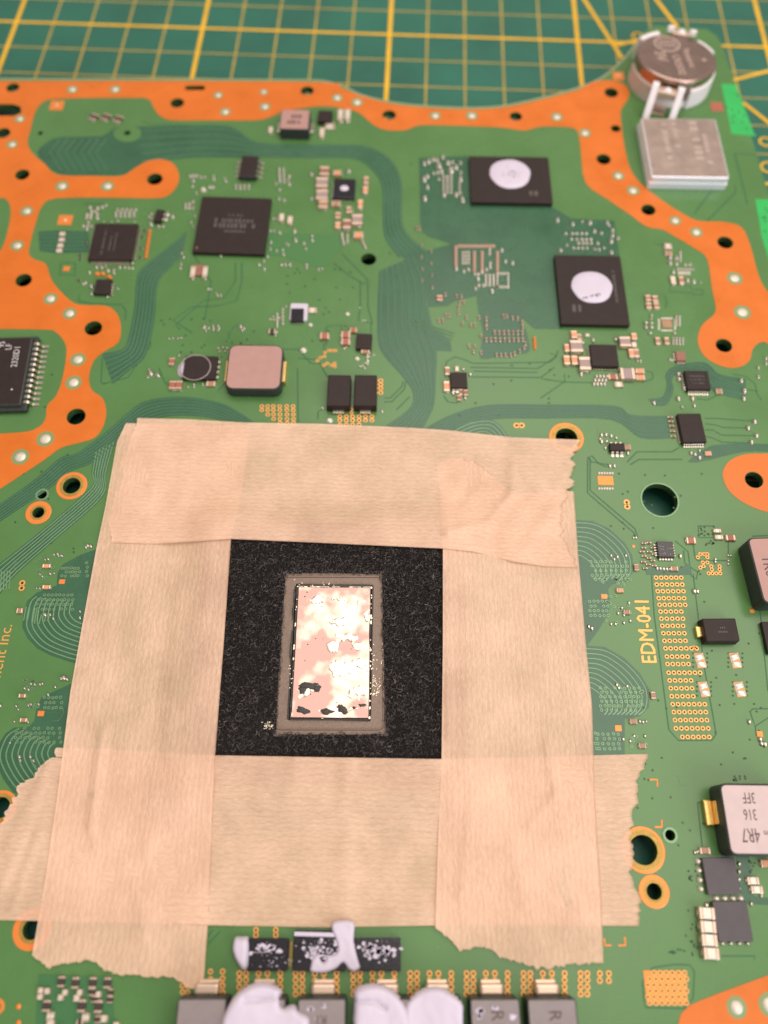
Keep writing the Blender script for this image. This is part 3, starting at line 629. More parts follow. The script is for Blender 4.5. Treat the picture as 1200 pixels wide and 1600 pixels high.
for k in range(4):
    J(534 + k * 1, 365 + k * 5, 6); J(543, 366 + k * 4, 5); J(565 + k * 2, 374 + k * 4, 6)
endgrp()
for (a, b, wd, hh, c) in ((440,339,8,12,'silver'),(453,343,8,12,'silver'),(507,266,15,13,'brown'),(503,284,19,15,'grey'),(503,303,19,15,'grey'),(505,318,15,12,'tan'),(527,269,13,7,'orange'),(525,317,14,8,'tan'),(572,281,8,11,'tan'),(571,296,8,11,'orange'),(563,318,8,14,'orange'),
                          (528,336,9,9,'tan'),(528,351,9,10,'orange'),(545,327,8,10,'tan'),(558,342,17,16,'grey'),(560,366,15,9,'orange'),(542,349,13,14,'brown'),
                          (301,424,8,18,'silver'),(320,424,8,18,'silver')): cap(a, b, wd, hh, c, .06 if wd < 12 else .09)
pad(311,424,12,16,M['brownc'],'copper_pad',.05)
A = chip('memory_controller', [(313,307),(420,310),(417,397),(304,393)], .10, 'black', .02, .012, 'largest square black chip at the upper left')
marks(A, [(.03, .17, .2, .05, False), (.03, .07, .55, .08, False), (.03, -.02, .55, .09, False), (.03, -.12, .3, .05, False)])
dm = MB(); dm.disc(-.45 * A['w'], -.43 * A['d'], .02, .1015); dm.build('pin_mark', M['tanpc'], A)
S8 = chip('driver_chip', [(377,243),(402,244),(400,276),(375,275)], .13, ('black', 'ferrite'), .01, .015, 'small brown black chip with four pins per side')
pins(S8, 'L', 4, .13, .07, .03, .9, 'silver', True, gull=.07); pins(S8, 'R', 4, .13, .07, .03, .9, 'silver', True, gull=.07)
C5 = chip('sensor_chip', [(522,279),(555,280),(554,309),(521,308)], .09, 'blackgloss', .02, .012); pins(C5, 'B', 6, .04, .03); pins(C5, 'L', 6, .04, .03)
wm = MB(); wm.dome(0, 0, .1, .09, .09, .012, 0, 12); wm.build('paste_spot', M['paste'], C5)
# top: small inductor
I1 = chip('inductor', [(439,171),(484,172),(482,202),(438,201)], .28, ('indtop', 'ferrite'), .02, .02, 'small rosy grey inductor at the top edge')
marks(I1, [(0, .15, .5, .22, False), (0, -.15, .45, .2, False)], 'ink')
for s in (-1, 1):
    q = MB(); q.rbox(s * (I1['w'] / 2 + .05), 0, .10, .3, .003, .07, 0, .01, .02); q.build('terminal', M['silver'], I1)
B1 = chip('diode', [(498,172),(519,173),(518,189),(497,188)], .12, 'black', .01, .02)
for (a, b) in ((532,178),(543,178)): cap(a, b, 9, 17, 'silver', .07)
cap(515, 196, 15, 9, 'silver', .06); cap(503, 206, 8, 14, 'silver', .05); cap(423, 202, 7, 9, 'silver', .05, name='resistor')

# --- memory chips at the upper right, each with a round dab
for i, (qd, u) in enumerate((([(733,243),(858,247),(862,316),(737,316)], (797, 271)), ([(866,398),(969,401),(984,507),(878,506)], (925, 448)))):
    K = chip('memory_chip', qd, .11, 'black', .015, .012, ('wide memory chip lying crosswise', 'tall memory chip standing lengthwise')[i])
    if i == 0: marks(K, [(.3, -.3, .12, .12, False)])
    else: marks(K, [(.36, .05, .45, .05, True), (-.22, -.28, .14, .13, False)])
    c = P(u[0], u[1], .13); mb = MB(); r_ = 31.5 * sx(*u)
    L = []
    for (f, zz) in ((1, 0), (1.0, .010), (.96, .018), (.6, .021), (.25, .020)):
        L.append([(x, y, .1105 + zz) for x, y in [(r_ * f * math.cos(t) * (1 + .025 * math.sin(3 * t) + .012 * math.sin(8 * t + i)), r_ * f * math.sin(t) * (1 + .02 * math.cos(2 * t) + .012 * math.sin(6 * t + i))) for t in (2 * math.pi * k / 40 for k in range(40))]])
    mb.rings(L, 0, True, True)
    for k in range(26):
        t = random.gauss(0, .35) if i == 0 else random.gauss(0, .22); v = random.gauss(0, .14) if i == 0 else random.gauss(0, .04)
        x, y = (t * r_ * .8, v * r_ * 2 + t * r_ * .4) if i == 0 else (t * r_ + .02, -r_ * .55 + v * r_ + t * r_ * .3)
        if i == 0: x, y = (random.gauss(.04, .10), random.gauss(.02, .09))
        mb.dome(x, y, random.uniform(.008, .026), random.uniform(.006, .02), .130, .003, random.uniform(0, 3), 7, 1)
    me = mb.mesh('thermal_pad', [M['paste'], M['ferrite']])
    thing('thermal_pad', ('round white dab with dark smudges on the wide memory chip', 'round white dab with a dark streak near its lower rim on the tall memory chip')[i], 'thermal pad', (c.x, c.y, 0), 'round white dabs on the memory chips', me)

grp = MB()
for (a, b, s) in [(670,252,8),(677,249,7),(683,250,7),(692,245,7),(663,255,7),(686,259,10),(700,254,8),(707,253,6),(713,261,8),(720,254,6),(705,266,11),(690,267,8),(684,269,6),(678,270,5),(663,280,9),(668,275,7),(720,269,6),(720,280,9),(686,279,5),(668,292,7),(664,310,9),(723,312,9),(713,304,8),(694,304,8),(719,301,6)]: J(a, b, s, 1.4)
for a in (693, 699, 705):
    for k in range(6): J(a, 275 + k * 5, 5.5, 1.0)
for k in range(4): J(718, 286 + k * 5, 5)
endgrp(); grp = MB()
for k in range(8): J(712, 386 + k * 4.2, 7, .7, 5)
for k in range(14): J(717 + k * 4.2, 384, 5, 1.5, 5)
for i in range(3):
    for j in range(4): J(723 + i * 4.7, 394 + j * 5.5, 5, 1.3)
for a in (741, 753, 777):
    for k in range(9): J(a, 394 + k * 3.6, 6.5, .7, 5)
for (a, b, s) in [(765,390,6),(765,396,6),(766,411,6),(766,417,6),(784,391,7),(801,411,7),(790,408,6),(713,420,7),(725,424,6),(732,421,6),(743,451,6),(748,446,6),(755,446,6),(769,455,8),(747,436,7),(742,428,6),(747,428,6),(753,425,7),(760,421,6)]: J(a, b, s)
for i in range(3):
    for j in range(4): J(759 + i * 6, 430 + j * 5, 5.5)
for i in range(5): J(777 + i * 4, 427, 5); J(777 + i * 4, 448, 5)
for j in range(5): J(777, 428 + j * 5, 5); J(794, 428 + j * 5, 5)
for (a, b) in ((659,383),(659,401),(660,420),(660,438),(674,392),(674,411),(675,430),(676,449)): Tn(a, b, 5, True, 1)
for (a, b) in ((714,463),(721,463),(719,473),(725,473),(717,480),(717,489),(697,493),(702,493),(686,501),(692,501),(729,496),(723,506),(736,508),(742,508),(749,496),(696,460),(733,541),(742,541),(740,550),(752,551),(752,525),(651,357),(656,357),
               (776,555),(783,555),(790,555),(798,555),(804,553),(812,549),(819,544),(821,537),(787,494),(792,494),(801,497),(809,498),(816,504),(817,511),(760,498),(760,505),(760,512)): Tn(a, b, 6.3, True, 1)
for i in range(7): Tn(773 + i * 7.2, 520, 7)
for i in range(9): Tn(760 + i * 7.1, 531, 7)
for k in range(5): J(835 + k * .2, 528 + k * 4, 6, .7, 2)
endgrp(); cap(687, 465, 10, 8, 'red', .05)
grp = MB()
for (a, b, s) in [(871,344,8),(895,350,7),(910,346,5),(922,348,8),(949,348,7),(952,352,5),(929,361,7),(957,360,7),(957,368,7),(955,377,8),(966,372,6),(940,364,6),(929,389,5),(936,390,6),(944,387,5),(876,392,8),(955,395,8),(886,383,5),(934,380,6)]: J(a, b, s, 1.2)
for (y, xs) in ((365,(884,894,901,909,916)),(374,(893,901,909,916,923)),(380,(904,911,917,924)),(388,(896,903,910,917))):
    for x in xs: J(x, y, 6.5, .9)
for (a, b, s) in [(1047,402,8),(1047,411,8),(1057,403,7),(1057,412,7),(1071,413,6),(1078,413,6),(1052,425,7),(1074,438,8),(1084,440,8),(1095,441,4)]: J(a, b, s)
for k in range(4): J(1063, 393 + k * 4.5, 5)
for k in range(7): J(1059 + k * 4, 420, 4.5)
for k in range(5): J(1061 + k * 4, 426, 4.5, 1.8, 4)
for (a, b, s) in ((1009,505,8),(1018,505,7),(1009,512,8),(1018,512,8),(1016,521,7),(1018,493,6),(1018,498,5),(1054,521,7)): J(a, b, s, .8)
for k in range(5): J(1057, 494 + k * 3.4, 4.5); J(1062, 494 + k * 3.4, 4.5)
for j in range(3):
    for i in range(4): J(1052 + i * 5, 528 + j * 4.5, 4.5)
endgrp()
for (a, b, wd, hh, c) in ((1044,384,12,8,'silver'),(1045,395,11,8,'tan'),(1052,437,8,12,'silver'),(1065,437,8,12,'tan'),(1013,465,9,9,'tan'),(1024,466,9,9,'tan'),(1014,477,9,9,'tan'),(1026,477,9,9,'tan'),(1028,532,8,11,'tan'),(1042,532,8,11,'tan')): cap(a, b, wd, hh, c, .05)
pad(1042,506,15,12,M['tanpc'],'copper_pad',.01)
grp = MB()
for k in range(5):
    for (x, y) in ((1035 + k * 3.6, 496.5), (1035 + k * 3.6, 515.5), (1030, 499 + k * 3.6), (1055, 499 + k * 3.6)): J(x, y, 4, 1, 4, .3)
endgrp()

# --- power converter group below the tall memory chip
C13 = chip('power_chip', [(923,538),(964,539),(966,572),(924,571)], .10, 'black', .015, .012); pins(C13, 'B', 9, .05, .028, .03, .9, 'silver'); pins(C13, 'L', 9, .04, .025, .03, .9)
for (a, b, wd, hh, c, z) in ((897,522,10,12,'orange',.06),(905,526,8,9,'tan',.05),(918,523,8,5,'silver',.04),(977,533,18,15,'grey',.10),(991,525,9,10,'orange',.06),(991,538,8,8,'silver',.05),(901,540,20,18,'grey',.10),(886,543,8,12,'orange',.06),(886,562,10,14,'orange',.07),(898,562,10,14,'orange',.07),
                          (914,567,18,20,'grey',.10),(987,551,9,13,'orange',.06),(995,551,8,13,'tan',.06),(981,583,23,17,'grey',.10),(1000,579,14,8,'orange',.06),(1001,589,14,8,'orange',.06),(958,588,15,8,'red',.05),(967,600,13,8,'silver',.05)): cap(a, b, wd, hh, c, z)
grp = MB()
for (a, b, s) in ((927,532,7),(962,531,7),(908,585,7),(996,564,5),(1001,564,5),(911,536,6)): J(a, b, s)
for j in range(3):
    for i in range(4): J(932 + i * 5.5 - j * 2, 588 + j * 6, 6)
# chips at the right
for (a, b, s) in ((1060,585,8),(1061,593,8),(1069,607,8),(1069,600,6),(1060,623,8),(1082,623,8),(1158,595,8),(1163,611,9),(1162,623,8),(1185,589,6),(1197,560,6),(1197,568,6),(1185,575,6),(1022,630,7),(1020,628,4),(1179,659,8),(1169,669,8),(1182,681,8),(1174,691,8),(1066,636,5),(1085,634,6),
                  (1080,708,6),(1086,710,6),(1093,715,7),(1093,704,5),(981,708,6),(940,680,6),(947,679,6),(955,681,6),(963,684,5),(940,690,7),(948,690,6),(938,686,5),(953,728,6),(960,728,6),(946,700,5),(1047,562,5),(1050,563,5)): J(a, b, s)
for k, b in enumerate((652,659,666,674,682)): Tn(1047 + k * 1.2, b, 7, False, 1)
for k in range(6):
    J(936 + k * 4.2, 739, 4.5, 1.2, 4); J(936 + k * 4.2, 763, 4.5, 1.2, 4)
endgrp()
cap(1124, 611, 10, 8, 'tan', .05); cap(1107, 708, 10, 7, 'orange', .05); cap(981, 698, 10, 8, 'tan', .05)
C14 = chip('interface_chip', [(1072,579),(1107,580),(1109,607),(1073,607)], .12, 'black', .015, .02); pins(C14, 'B', 9, .09, .028, .03, .9, 'silver', gull=.05); pins(C14, 'L', 8, .05, .025, .03, .9)
marks(C14, [(0, .2, .6, .1, False), (0, 0, .6, .1, False), (0, -.2, .5, .1, False)])
C15 = chip('regulator_chip', [(1057,549),(1071,549),(1071,563),(1057,562)], .08, 'brownc', .01, .01); pins(C15, 'L', 3, .05, .04); pins(C15, 'B', 3, .05, .04)
C16 = chip('buffer_chip', [(1062,647),(1097,646),(1101,690),(1065,690)], .12, 'black', .015, .02); pins(C16, 'B', 9, .07, .025, .03, .9, 'silver', gull=.05); pins(C16, 'L', 12, .05, .022, .03, .92); pins(C16, 'R', 12, .05, .022, .03, .92)
C17 = chip('logic_chip', [(954,692),(976,693),(976,703),(953,703)], .09, 'black', .01, .015); pins(C17, 'B', 3, .11, .05, .03, .95, 'silver', True, gull=.05); pins(C17, 'T', 3, .06, .05, .03, .95)
# centre
C7 = chip('clock_chip', [(455,482),(474,482),(474,501),(455,501)], .08, 'blackgloss', .01, .01); pins(C7, 'B', 4, .04, .03)
fm = MB(); c = P(467, 489, .0); fm.rbox(c.x, c.y, 28 * sx(467, 489), 27 * sy(467, 489), .003, .045, 0, .04, .02); fm.build('chip_frame', M['paste'], board)
grp = MB()
for k in range(5): J(433, 490 + k * 5, 5.5); J(442, 483 + k * 5.5, 5.5)
for (a, b, s) in ((422,498,6),(428,499,5),(436,496,5),(485,507,8),(447,478,5),(427,494,4),(432,518,5),(430,523,5),(474,547,12),(515,657,12),(558,560,9),(543,490,8),(566,500,4),(570,500,4),(504,637,5),(597,642,5),(562,480,4),(571,567,5),(567,571,5),(575,563,6),(563,572,5),(570,575,5),(576,556,5),(584,554,5),(538,544,5),(541,542,4)): J(a, b, s, .9, 4 if s > 7 else 0, .6)
for k in range(4): J(574, 553 + k * 5, 5)
endgrp()
for (a, b, wd, hh, c, z) in ((425,517,11,8,'dark',.05),(488,484,13,8,'silver',.05),(507,524,14,10,'red',.06),(540,522,14,10,'red',.06),(540,533,14,10,'red',.06),(552,515,11,8,'red',.05),(571,547,14,9,'tan',.06)): cap(a, b, wd, hh, c, z)
chip('regulator_chip', [(557,521),(581,522),(580,545),(557,544)], .09, 'black', .01, .012)
C8 = chip('power_chip', [(288,556),(339,557),(337,592),(287,591)], .09, 'black', .02, .015, 'black chip half covered by a clear round blob'); pins(C8, 'R', 4, .05, .07, .03, .9, 'silver', True)
bl = MB(); c = P(305, 574, .09); bl.ring(c.x - C8.location.x, c.y - C8.location.y, .300, .313, .0925, 40, 0, .004); bl.build('blob_rim', mat('cured_lacquer_rim', (.34, .27, .26, 1), .25), C8)
bw = MB(); bw.dome(-C8['w'] / 2 - .03, .0, .12, .19, .003, .05, 0, 16); bw.build('glue_dab', M['paste'], C8)
for (a, b, wd, hh, c, z) in ((268,564,9,11,'red',.06),(269,601,10,13,'red',.07),(279,601,10,13,'red',.07),(329,599,14,8,'tan',.05)): cap(a, b, wd, hh, c, z)
grp = MB()
for (a, b, s) in ((236,583,10),(231,589,5),(247,586,8),(233,577,5),(294,604,4),(303,600,5),(303,604,4),(274,609,4),(283,609,4),(317,600,5),(280,555,5),(341,544,5),(349,543,5),(355,544,5),(343,549,5),(352,549,4),(320,510,6),(322,516,5),(333,509,5),(341,509,5),(333,515,5),(341,516,5),(376,510,7),(381,513,6),(378,516,5),(264,528,4),(270,528,4),(278,528,4),(283,527,4),(340,461,5),(345,461,5),(325,451,5),(329,451,4),(345,399,5),
                  (284,395,5),(287,401,5),(283,412,5),(282,418,5),(338,458,4)): J(a, b, s)
for k in range(4): J(318 + k * 8, 512, 5)
endgrp()
C12 = chip('driver_chip', [(705,582),(730,582),(729,605),(704,605)], .09, 'black', .01, .012); pins(C12, 'B', 4, .08, .05, .03, .9, 'silver', True, gull=.04); pins(C12, 'T', 4, .05, .05, .03, .9, gull=.04)
for (a, b, wd, hh, c) in ((699,579,8,13,'tan'),(698,603,10,16,'orange'),(714,576,6,8,'silver'),(720,612,7,9,'brown'),(728,613,7,9,'brown'),(718,621,8,8,'brown')): cap(a, b, wd, hh, c, .05)
grp = MB()
for (a, b, s) in ((708,614,7),(735,585,6),(724,577,5),(712,607,5),(727,622,5)): J(a, b, s)
endgrp()
def diode(qd, tabside, lab=None):
    D = chip('diode', qd, .20, 'black', .02, .02, lab, draft=.02); s = MB()
    if tabside == 'B': s.rbox(.0, -D['d'] / 2 - .035, D['w'] * .5, .09, .003, .06, 0, .01, .01)
    else: s.rbox(-D['w'] / 2 - .03, 0, .12, D['d'] * .5, .003, .09, 0, .01, .02)
    s.build('tab', M['silver'] if tabside == 'B' else M['gold'], D); return D
diode([(512,585),(547,586),(548,634),(511,634)], 'B', 'left one of the paired black diodes'); diode([(554,585),(589,586),(588,634),(553,634)], 'B', 'right one of the paired black diodes')
D20 = diode([(1099,966),(1151,966),(1155,1001),(1102,1002)], 'L', 'black diode with a gold tab on its left end')
marks(D20, [(.05, .08, .25, .09, False), (.05, -.1, .25, .09, False)])

# --- inductors
def inductor(qd, z, top='indtop', r=.12, lab=None, body=1.05):
    q = chip('inductor', qd, z, (top, 'ferrite'), r, .03, lab)
    w_, d_ = q['w'], q['d']
    return q
IN = inductor([(358,539),(440,540),(440,608),(353,607)], .26, 'indtop', .16, 'rosy rounded square inductor with golden end tabs')
for s in (-1, 1):
    q = MB(); q.rbox(s * (IN['w'] / 2 + .03), 0, .09, .5, .003, .12, 0, .01, .02); q.build('terminal', M['gold'], IN)
IR = inductor([(1171,841),(1270,838),(1290,938),(1192,942)], .42, 'indtop', .1, 'dark sided grey inductor at the right edge')

def ctext(o, s, px, py, z, hpx, rot, m='ink', cond=1.0, ext=.002):
    t = text(s, px, py, z, hpx, 0, M[m], None, 'marking', cond, ext) if abs(math.cos(rot)) > .7 else text(s, px, py, z, hpx, R(90), M[m], None, 'marking', cond, ext)
    v = Matrix.Rotation(-o.rotation_euler.z, 3, 'Z') @ Vector((t.location.x - o.location.x, t.location.y - o.location.y, 0))
    t.parent = o; t.location = (v.x, v.y, z - o.location.z); t.rotation_euler = (0, 0, rot); return t
ctext(IR, '1R0', 1200, 885, .42, 15, R(-90))
IB = inductor([(1128,1226),(1240,1226),(1256,1337),(1139,1334)], .42, 'indpale', .1, 'pale topped inductor printed with three upside down lines')
for (t, a, b) in (('3FF', 1170, 1246), ('316', 1172, 1272), ('4R7', 1173, 1304)): ctext(IB, t, a, b, .42, 17 if t != '4R7' else 22, R(180), 'ink', .62)
mk = ctext(IB, 'm', 1197, 1302, .42, 9, R(180), 'ink', .8, .003)
q = MB(); q.rbox(-IB['w'] / 2 - .10, .10, .13, .38, .003, .10, 0, .015, .02); q.rbox(-IB['w'] / 2 - .01, .10, .06, .34, .003, .22, 0, .01, .015); q.build('terminal', M['gold'], IB)
fm = MB(); fm.strip([(-.6, 0), (-.6, .1)], .01, 0)
# power stage chips under it
CA = chip('power_chip', [(1101,1341),(1150,1340),(1155,1396),(1103,1397)], .09, 'blackgrey', .015, .012, 'upper one of the two grey black square chips')
CB = chip('power_chip', [(1116,1409),(1170,1409),(1173,1470),(1121,1471)], .09, 'blackgrey', .015, .012, 'lower one of the two grey black square chips')
grp = MB()
for b in (1346,1360,1375,1389): J(1091 + (b - 1346) * .1, b, 10, .9, 4)
for a in (1119,1132,1145,1157): J(a, 1404, 11, .9, 4)
for a in (1129,1142,1155,1168): J(a, 1474, 9, .8, 0)
for b in (1350,1362,1374,1388): J(1155, b, 7, 1.2)
for (a, b, s) in ((1086,1332,6),(1090,1331,5),(1174,1412,7),(1189,1395,8),(1190,1400,6),(1172,1300,4),(1171,1128,7),(1188,1155,8),(1195,1163,9),(1190,1162,7),(1104,1414,8)): J(a, b, s)
endgrp()
for (a, b) in ((1105,1427),(1107,1448),(1109,1469),(1112,1490)): cap(a, b, 25, 19, 'silver', .12, R(-3))
for (a, b, wd, hh, c) in ((1102,1329,17,10,'tan'),(1177,1376,19,12,'silver'),(1183,1390,19,12,'silver'),(1196,1349,14,12,'orange'),(1080,844,15,10,'red'),(1142,840,15,9,'red'),(1124,839,13,7,'silver'),(1121,829,12,6,'silver'),(995,886,8,10,'tan'),(1054,888,12,7,'tan'),
                          (1021,1086,8,11,'tan'),(990,1127,11,8,'tan'),(1004,1165,11,8,'tan'),(969,922,11,7,'orange'),(980,956,10,7,'tan'),(72,884,13,6,'orange'),(72,917,13,6,'orange'),(30,954,9,8,'tan'),(34,1087,11,6,'tan'),(36,1125,11,6,'tan')): cap(a, b, wd, hh, c, .05)
for (a0, b0) in ((1094,1032),(1149,1032),(1100,1077),(1156,1077)):
    pd = pad(a0, b0, 15, 23, M['orange_pad'], 'contact_pad', .006, R(7)); 
    q = MB(); h_ = 23 * sy(a0, b0); w_ = 15 * sx(a0, b0)
    for s in (-1, 1):
        q.rings([[(x, y + s * h_ * .24, zz) for x, y in rrect(0, 0, w_ * f, h_ * .42 * f, R(12 * s), .03)] for f, zz in ((1, .006), (.8, .022), (.45, .030))], 0, True, True)
    q.build('solder_coat', M['whitepad'], pd)
# tiny groups near the tape
grp = MB()
for (a, b) in ((1006,849),(1006,856),(1014,848),(1014,862),(1003,862),(1006,869),(1014,872),(1005,878),(1013,882),(1020,856),(1022,866),(1020,876),(1022,884),(1008,888)): Tn(a, b, 6.5, False, 1)
for k in range(6): J(1027 + k * 5, 888 + k * .3, 5.5)
for (a, b, s) in ((1063,869,7),(1118,874,5),(1118,878,5),(1138,868,4),(1142,868,4),(1138,876,4),(1138,881,4),(1085,924,8),(1090,924,7),(994,840,5),(990,840,4),(975,961,5),(983,942,5),(972,950,5),(966,958,5),(985,970,5),(962,975,5),(975,973,5),(955,975,5),(925,982,7),(920,979,6),(965,870,5),(955,868,5),(960,874,5),(978,868,5),(1000,1127,5),(1005,1128,5),(1010,1127,4),(991,1150,5),(985,1158,5),(1008,1150,5),(964,1070,6),(980,1072,6),(967,1075,5),(974,1155,6),
                  (97,1520,3),(90,865,5),(84,866,4),(91,868,4),(95,868,4),(97,868,4),(137,852,6),(142,853,6),(134,855,5),(75,873,5),(70,874,4),(62,897,4),(66,900,4),(78,896,5),(84,895,4),(62,919,4),(57,919,4),(70,960,7),(78,960,5),(83,966,5),(125,955,5),(125,965,6),(100,1059,9),(95,1060,6),(105,1061,6),
                  (48,1068,5),(54,1069,5),(62,1069,5),(66,1068,5),(38,1075,5),(44,1077,5),(25,1103,5),(28,1108,4),(48,1100,5),(44,1102,5),(86,1073,5),(75,1085,5),(60,1100,5),(22,1127,4),(44,1128,4),(15,1160,4),(30,1182,6),(31,1188,5),(47,1182,6),(52,1188,5),(0,1102,6)): J(a, b, s)
endgrp()
C19 = chip('sensor_chip', [(1027,846),(1052,847),(1053,870),(1029,870)], .08, 'blackgloss', .01, .01, 'small shiny chip above the gold ring field'); pins(C19, 'B', 5, .05, .045, .03, .9, 'silver', True); pins(C19, 'L', 5, .05, .03); pins(C19, 'R', 5, .04, .03)
q = MB()
for k in range(14): q.dome(random.uniform(-.12, .12), random.uniform(-.11, .11), .008, .006, .0795, .006, 0, 6)
q.build('lacquer_specks', M['silver'], C19)
chip('power_chip', [(1194,972),(1235,972),(1240,1020),(1197,1020)], .09, 'black', .01, .012)
# printed board number and corner brackets
text('EDM-041', 1009, 985, .004, 22.5, R(90) + R(0), M['ringgold'], board, 'printed_number', .86)
q = MB(); nb = bpy.data.objects['printed_number']
for v in nb.data.vertices: v.co.z += .001
n2_ = nb.copy(); n2_.name = 'printed_number'; COL.objects.link(n2_); n2_.location = nb.location + Vector((.010, .008, .0007))
tt = text('Entertainment Inc.', 12, 975, .004, 17.5, R(90), M['ringgold'], board, 'printed_name', .98, .002, 'RIGHT')
br = MB()
for pts in ([(1015,1218),(1027,1218),(1027,1229)], [(1034,1281),(1034,1292),(1023,1292)], [(944,1466),(945,1477),(955,1477)], [(966,1477),(977,1477),(976,1464)]):
    br.strip(W(pts), .028, .001, .004)
br.build('corner_brackets', M['orange_pad'], board)

# --- row of leads chip at the left edge
LC = chip('audio_chip', [(-110,529),(52,527),(34,632),(-125,640)], .19, ('black', 'ferrite'), .03, .03, 'long black chip with bent silver leads at the left edge', draft=.06)
pins(LC, 'R', 12, .25, .055, .03, .92, 'silver', True, gull=.12)
LB = MB(); LB.rbox(0, 0, LC['w'] + .14, LC['d'] + .12, .03, .11, 0, .04, .02); LB.build('chip_body', M['ferrite'], LC)
for (t, a, b, h) in (('2320D1', 25, 557, 9.5), ('LF', 14, 542, 9.5), ('9S', 3, 538, 9.5)): ctext(LC, t, a, b, .19, h, R(90), 'inkpale', .92)
q = MB(); q.rbox(.38 * LC['w'], -.27 * LC['d'], .035, .035, .188, .1915); q.build('marking', M['inkpale'], LC)

# --- bottom left component array
grp = MB(); endgrp_needed = False
for (a, b, wd, hh, c) in ((95,1534,11,17,'dark'),(117,1536,11,18,'dark'),(144,1536,11,18,'dark'),(167,1536,11,17,'dark'),(101,1551,9,10,'silver'),(94,1559,9,10,'silver'),(124,1551,9,10,'silver'),(119,1560,10,11,'silver'),(143,1550,10,12,'dark'),(153,1554,9,10,'silver'),(146,1561,9,11,'dark'),(172,1551,8,12,'dark'),(171,1562,9,11,'dark'),
                          (63,1548,9,10,'silver'),(73,1549,9,10,'silver'),(62,1558,9,9,'silver'),(72,1572,12,18,'dark'),(78,1588,12,14,'silver'),(78,1600,12,12,'silver'),(127,1572,12,20,'dark'),(133,1590,12,14,'silver'),(124,1598,10,10,'dark'),(153,1573,12,19,'dark'),(162,1592,11,12,'silver'),(152,1593,10,12,'dark'),(95,1612,12,18,'dark'),(181,1602,10,10,'silver')): cap(a, b, wd, hh, c, .055, name='chip_component')
for (a, b, s) in ((28,1573,9),(28,1598,8)): J(a, b, s, 1, 2, .4)
c = P(-4, 1573); grp.ring(c.x, c.y, .05, .10, .003, 20, 2); endgrp()

# --- bottom row: power stages, inductors
PA = chip('power_stage', [(388,1467),(450,1466),(449,1517),(386,1516)], .10, 'blackgloss', .01, .01, 'left one of the three paste smeared power chips')
PB = chip('power_stage', [(460,1454),(540,1454),(540,1517),(459,1517)], .10, 'blackgloss', .01, .01, 'middle one of the three paste smeared power chips')
PC = chip('power_stage', [(546,1466),(626,1466),(625,1517),(546,1517)], .10, 'blackgloss', .01, .01, 'right one of the three paste smeared power chips')
q = MB(); c = P(455, 1490); q.rbox(c.x, c.y, .06, .34, .003, .08, 0, .01, .01); q.build('gold_strip', mat('tarnished_brass', (.20, .15, .05, 1), .4, metal=.7), board)
BOT = []
for (x0, x1, m, lab, t) in ((272,346,'indgrey','brownish inductor, leftmost of the bottom row',''),(463,536,'indgrey','grey inductor between two white paste mounds','R1'),(566,640,'indgrey','inductor buried under the large white paste mound',''),(650,722,'indgrey','inductor under the right paste hump',''),(737,812,'indgrey','grey inductor with paste specks in the bottom row','R15'),(828,902,'indgrey','clean grey inductor, rightmost of the bottom row','R15'),(362,440,'indgrey','inductor under the left paste mound','')):
    I = chip('inductor', [(x0,1562),(x1,1561),(x1 + 6,1690),(x0 + 2,1690)], .42, (m, 'ferrite'), .04, .02, lab)
    q = MB(); q.rbox(0, I['d'] / 2 + .08, .34, .15, .003, .19, 0, .04, .04); q.rbox(0, I['d'] / 2 + .10, .30, .19, .003, .07, 0, .02, .02); q.build('terminal', M['term'], I)
    if t: ctext(I, t, (x0 + x1) / 2 + 2, 1592 if t == 'R15' else 1594, .42, 18, R(180) if t == 'R1' else R(90), 'ink', .8) if t != 'R15' else ctext(I, 'R15', (x0 + x1) / 2 + 3, 1602, .42, 20, R(-90), 'ink', .9)

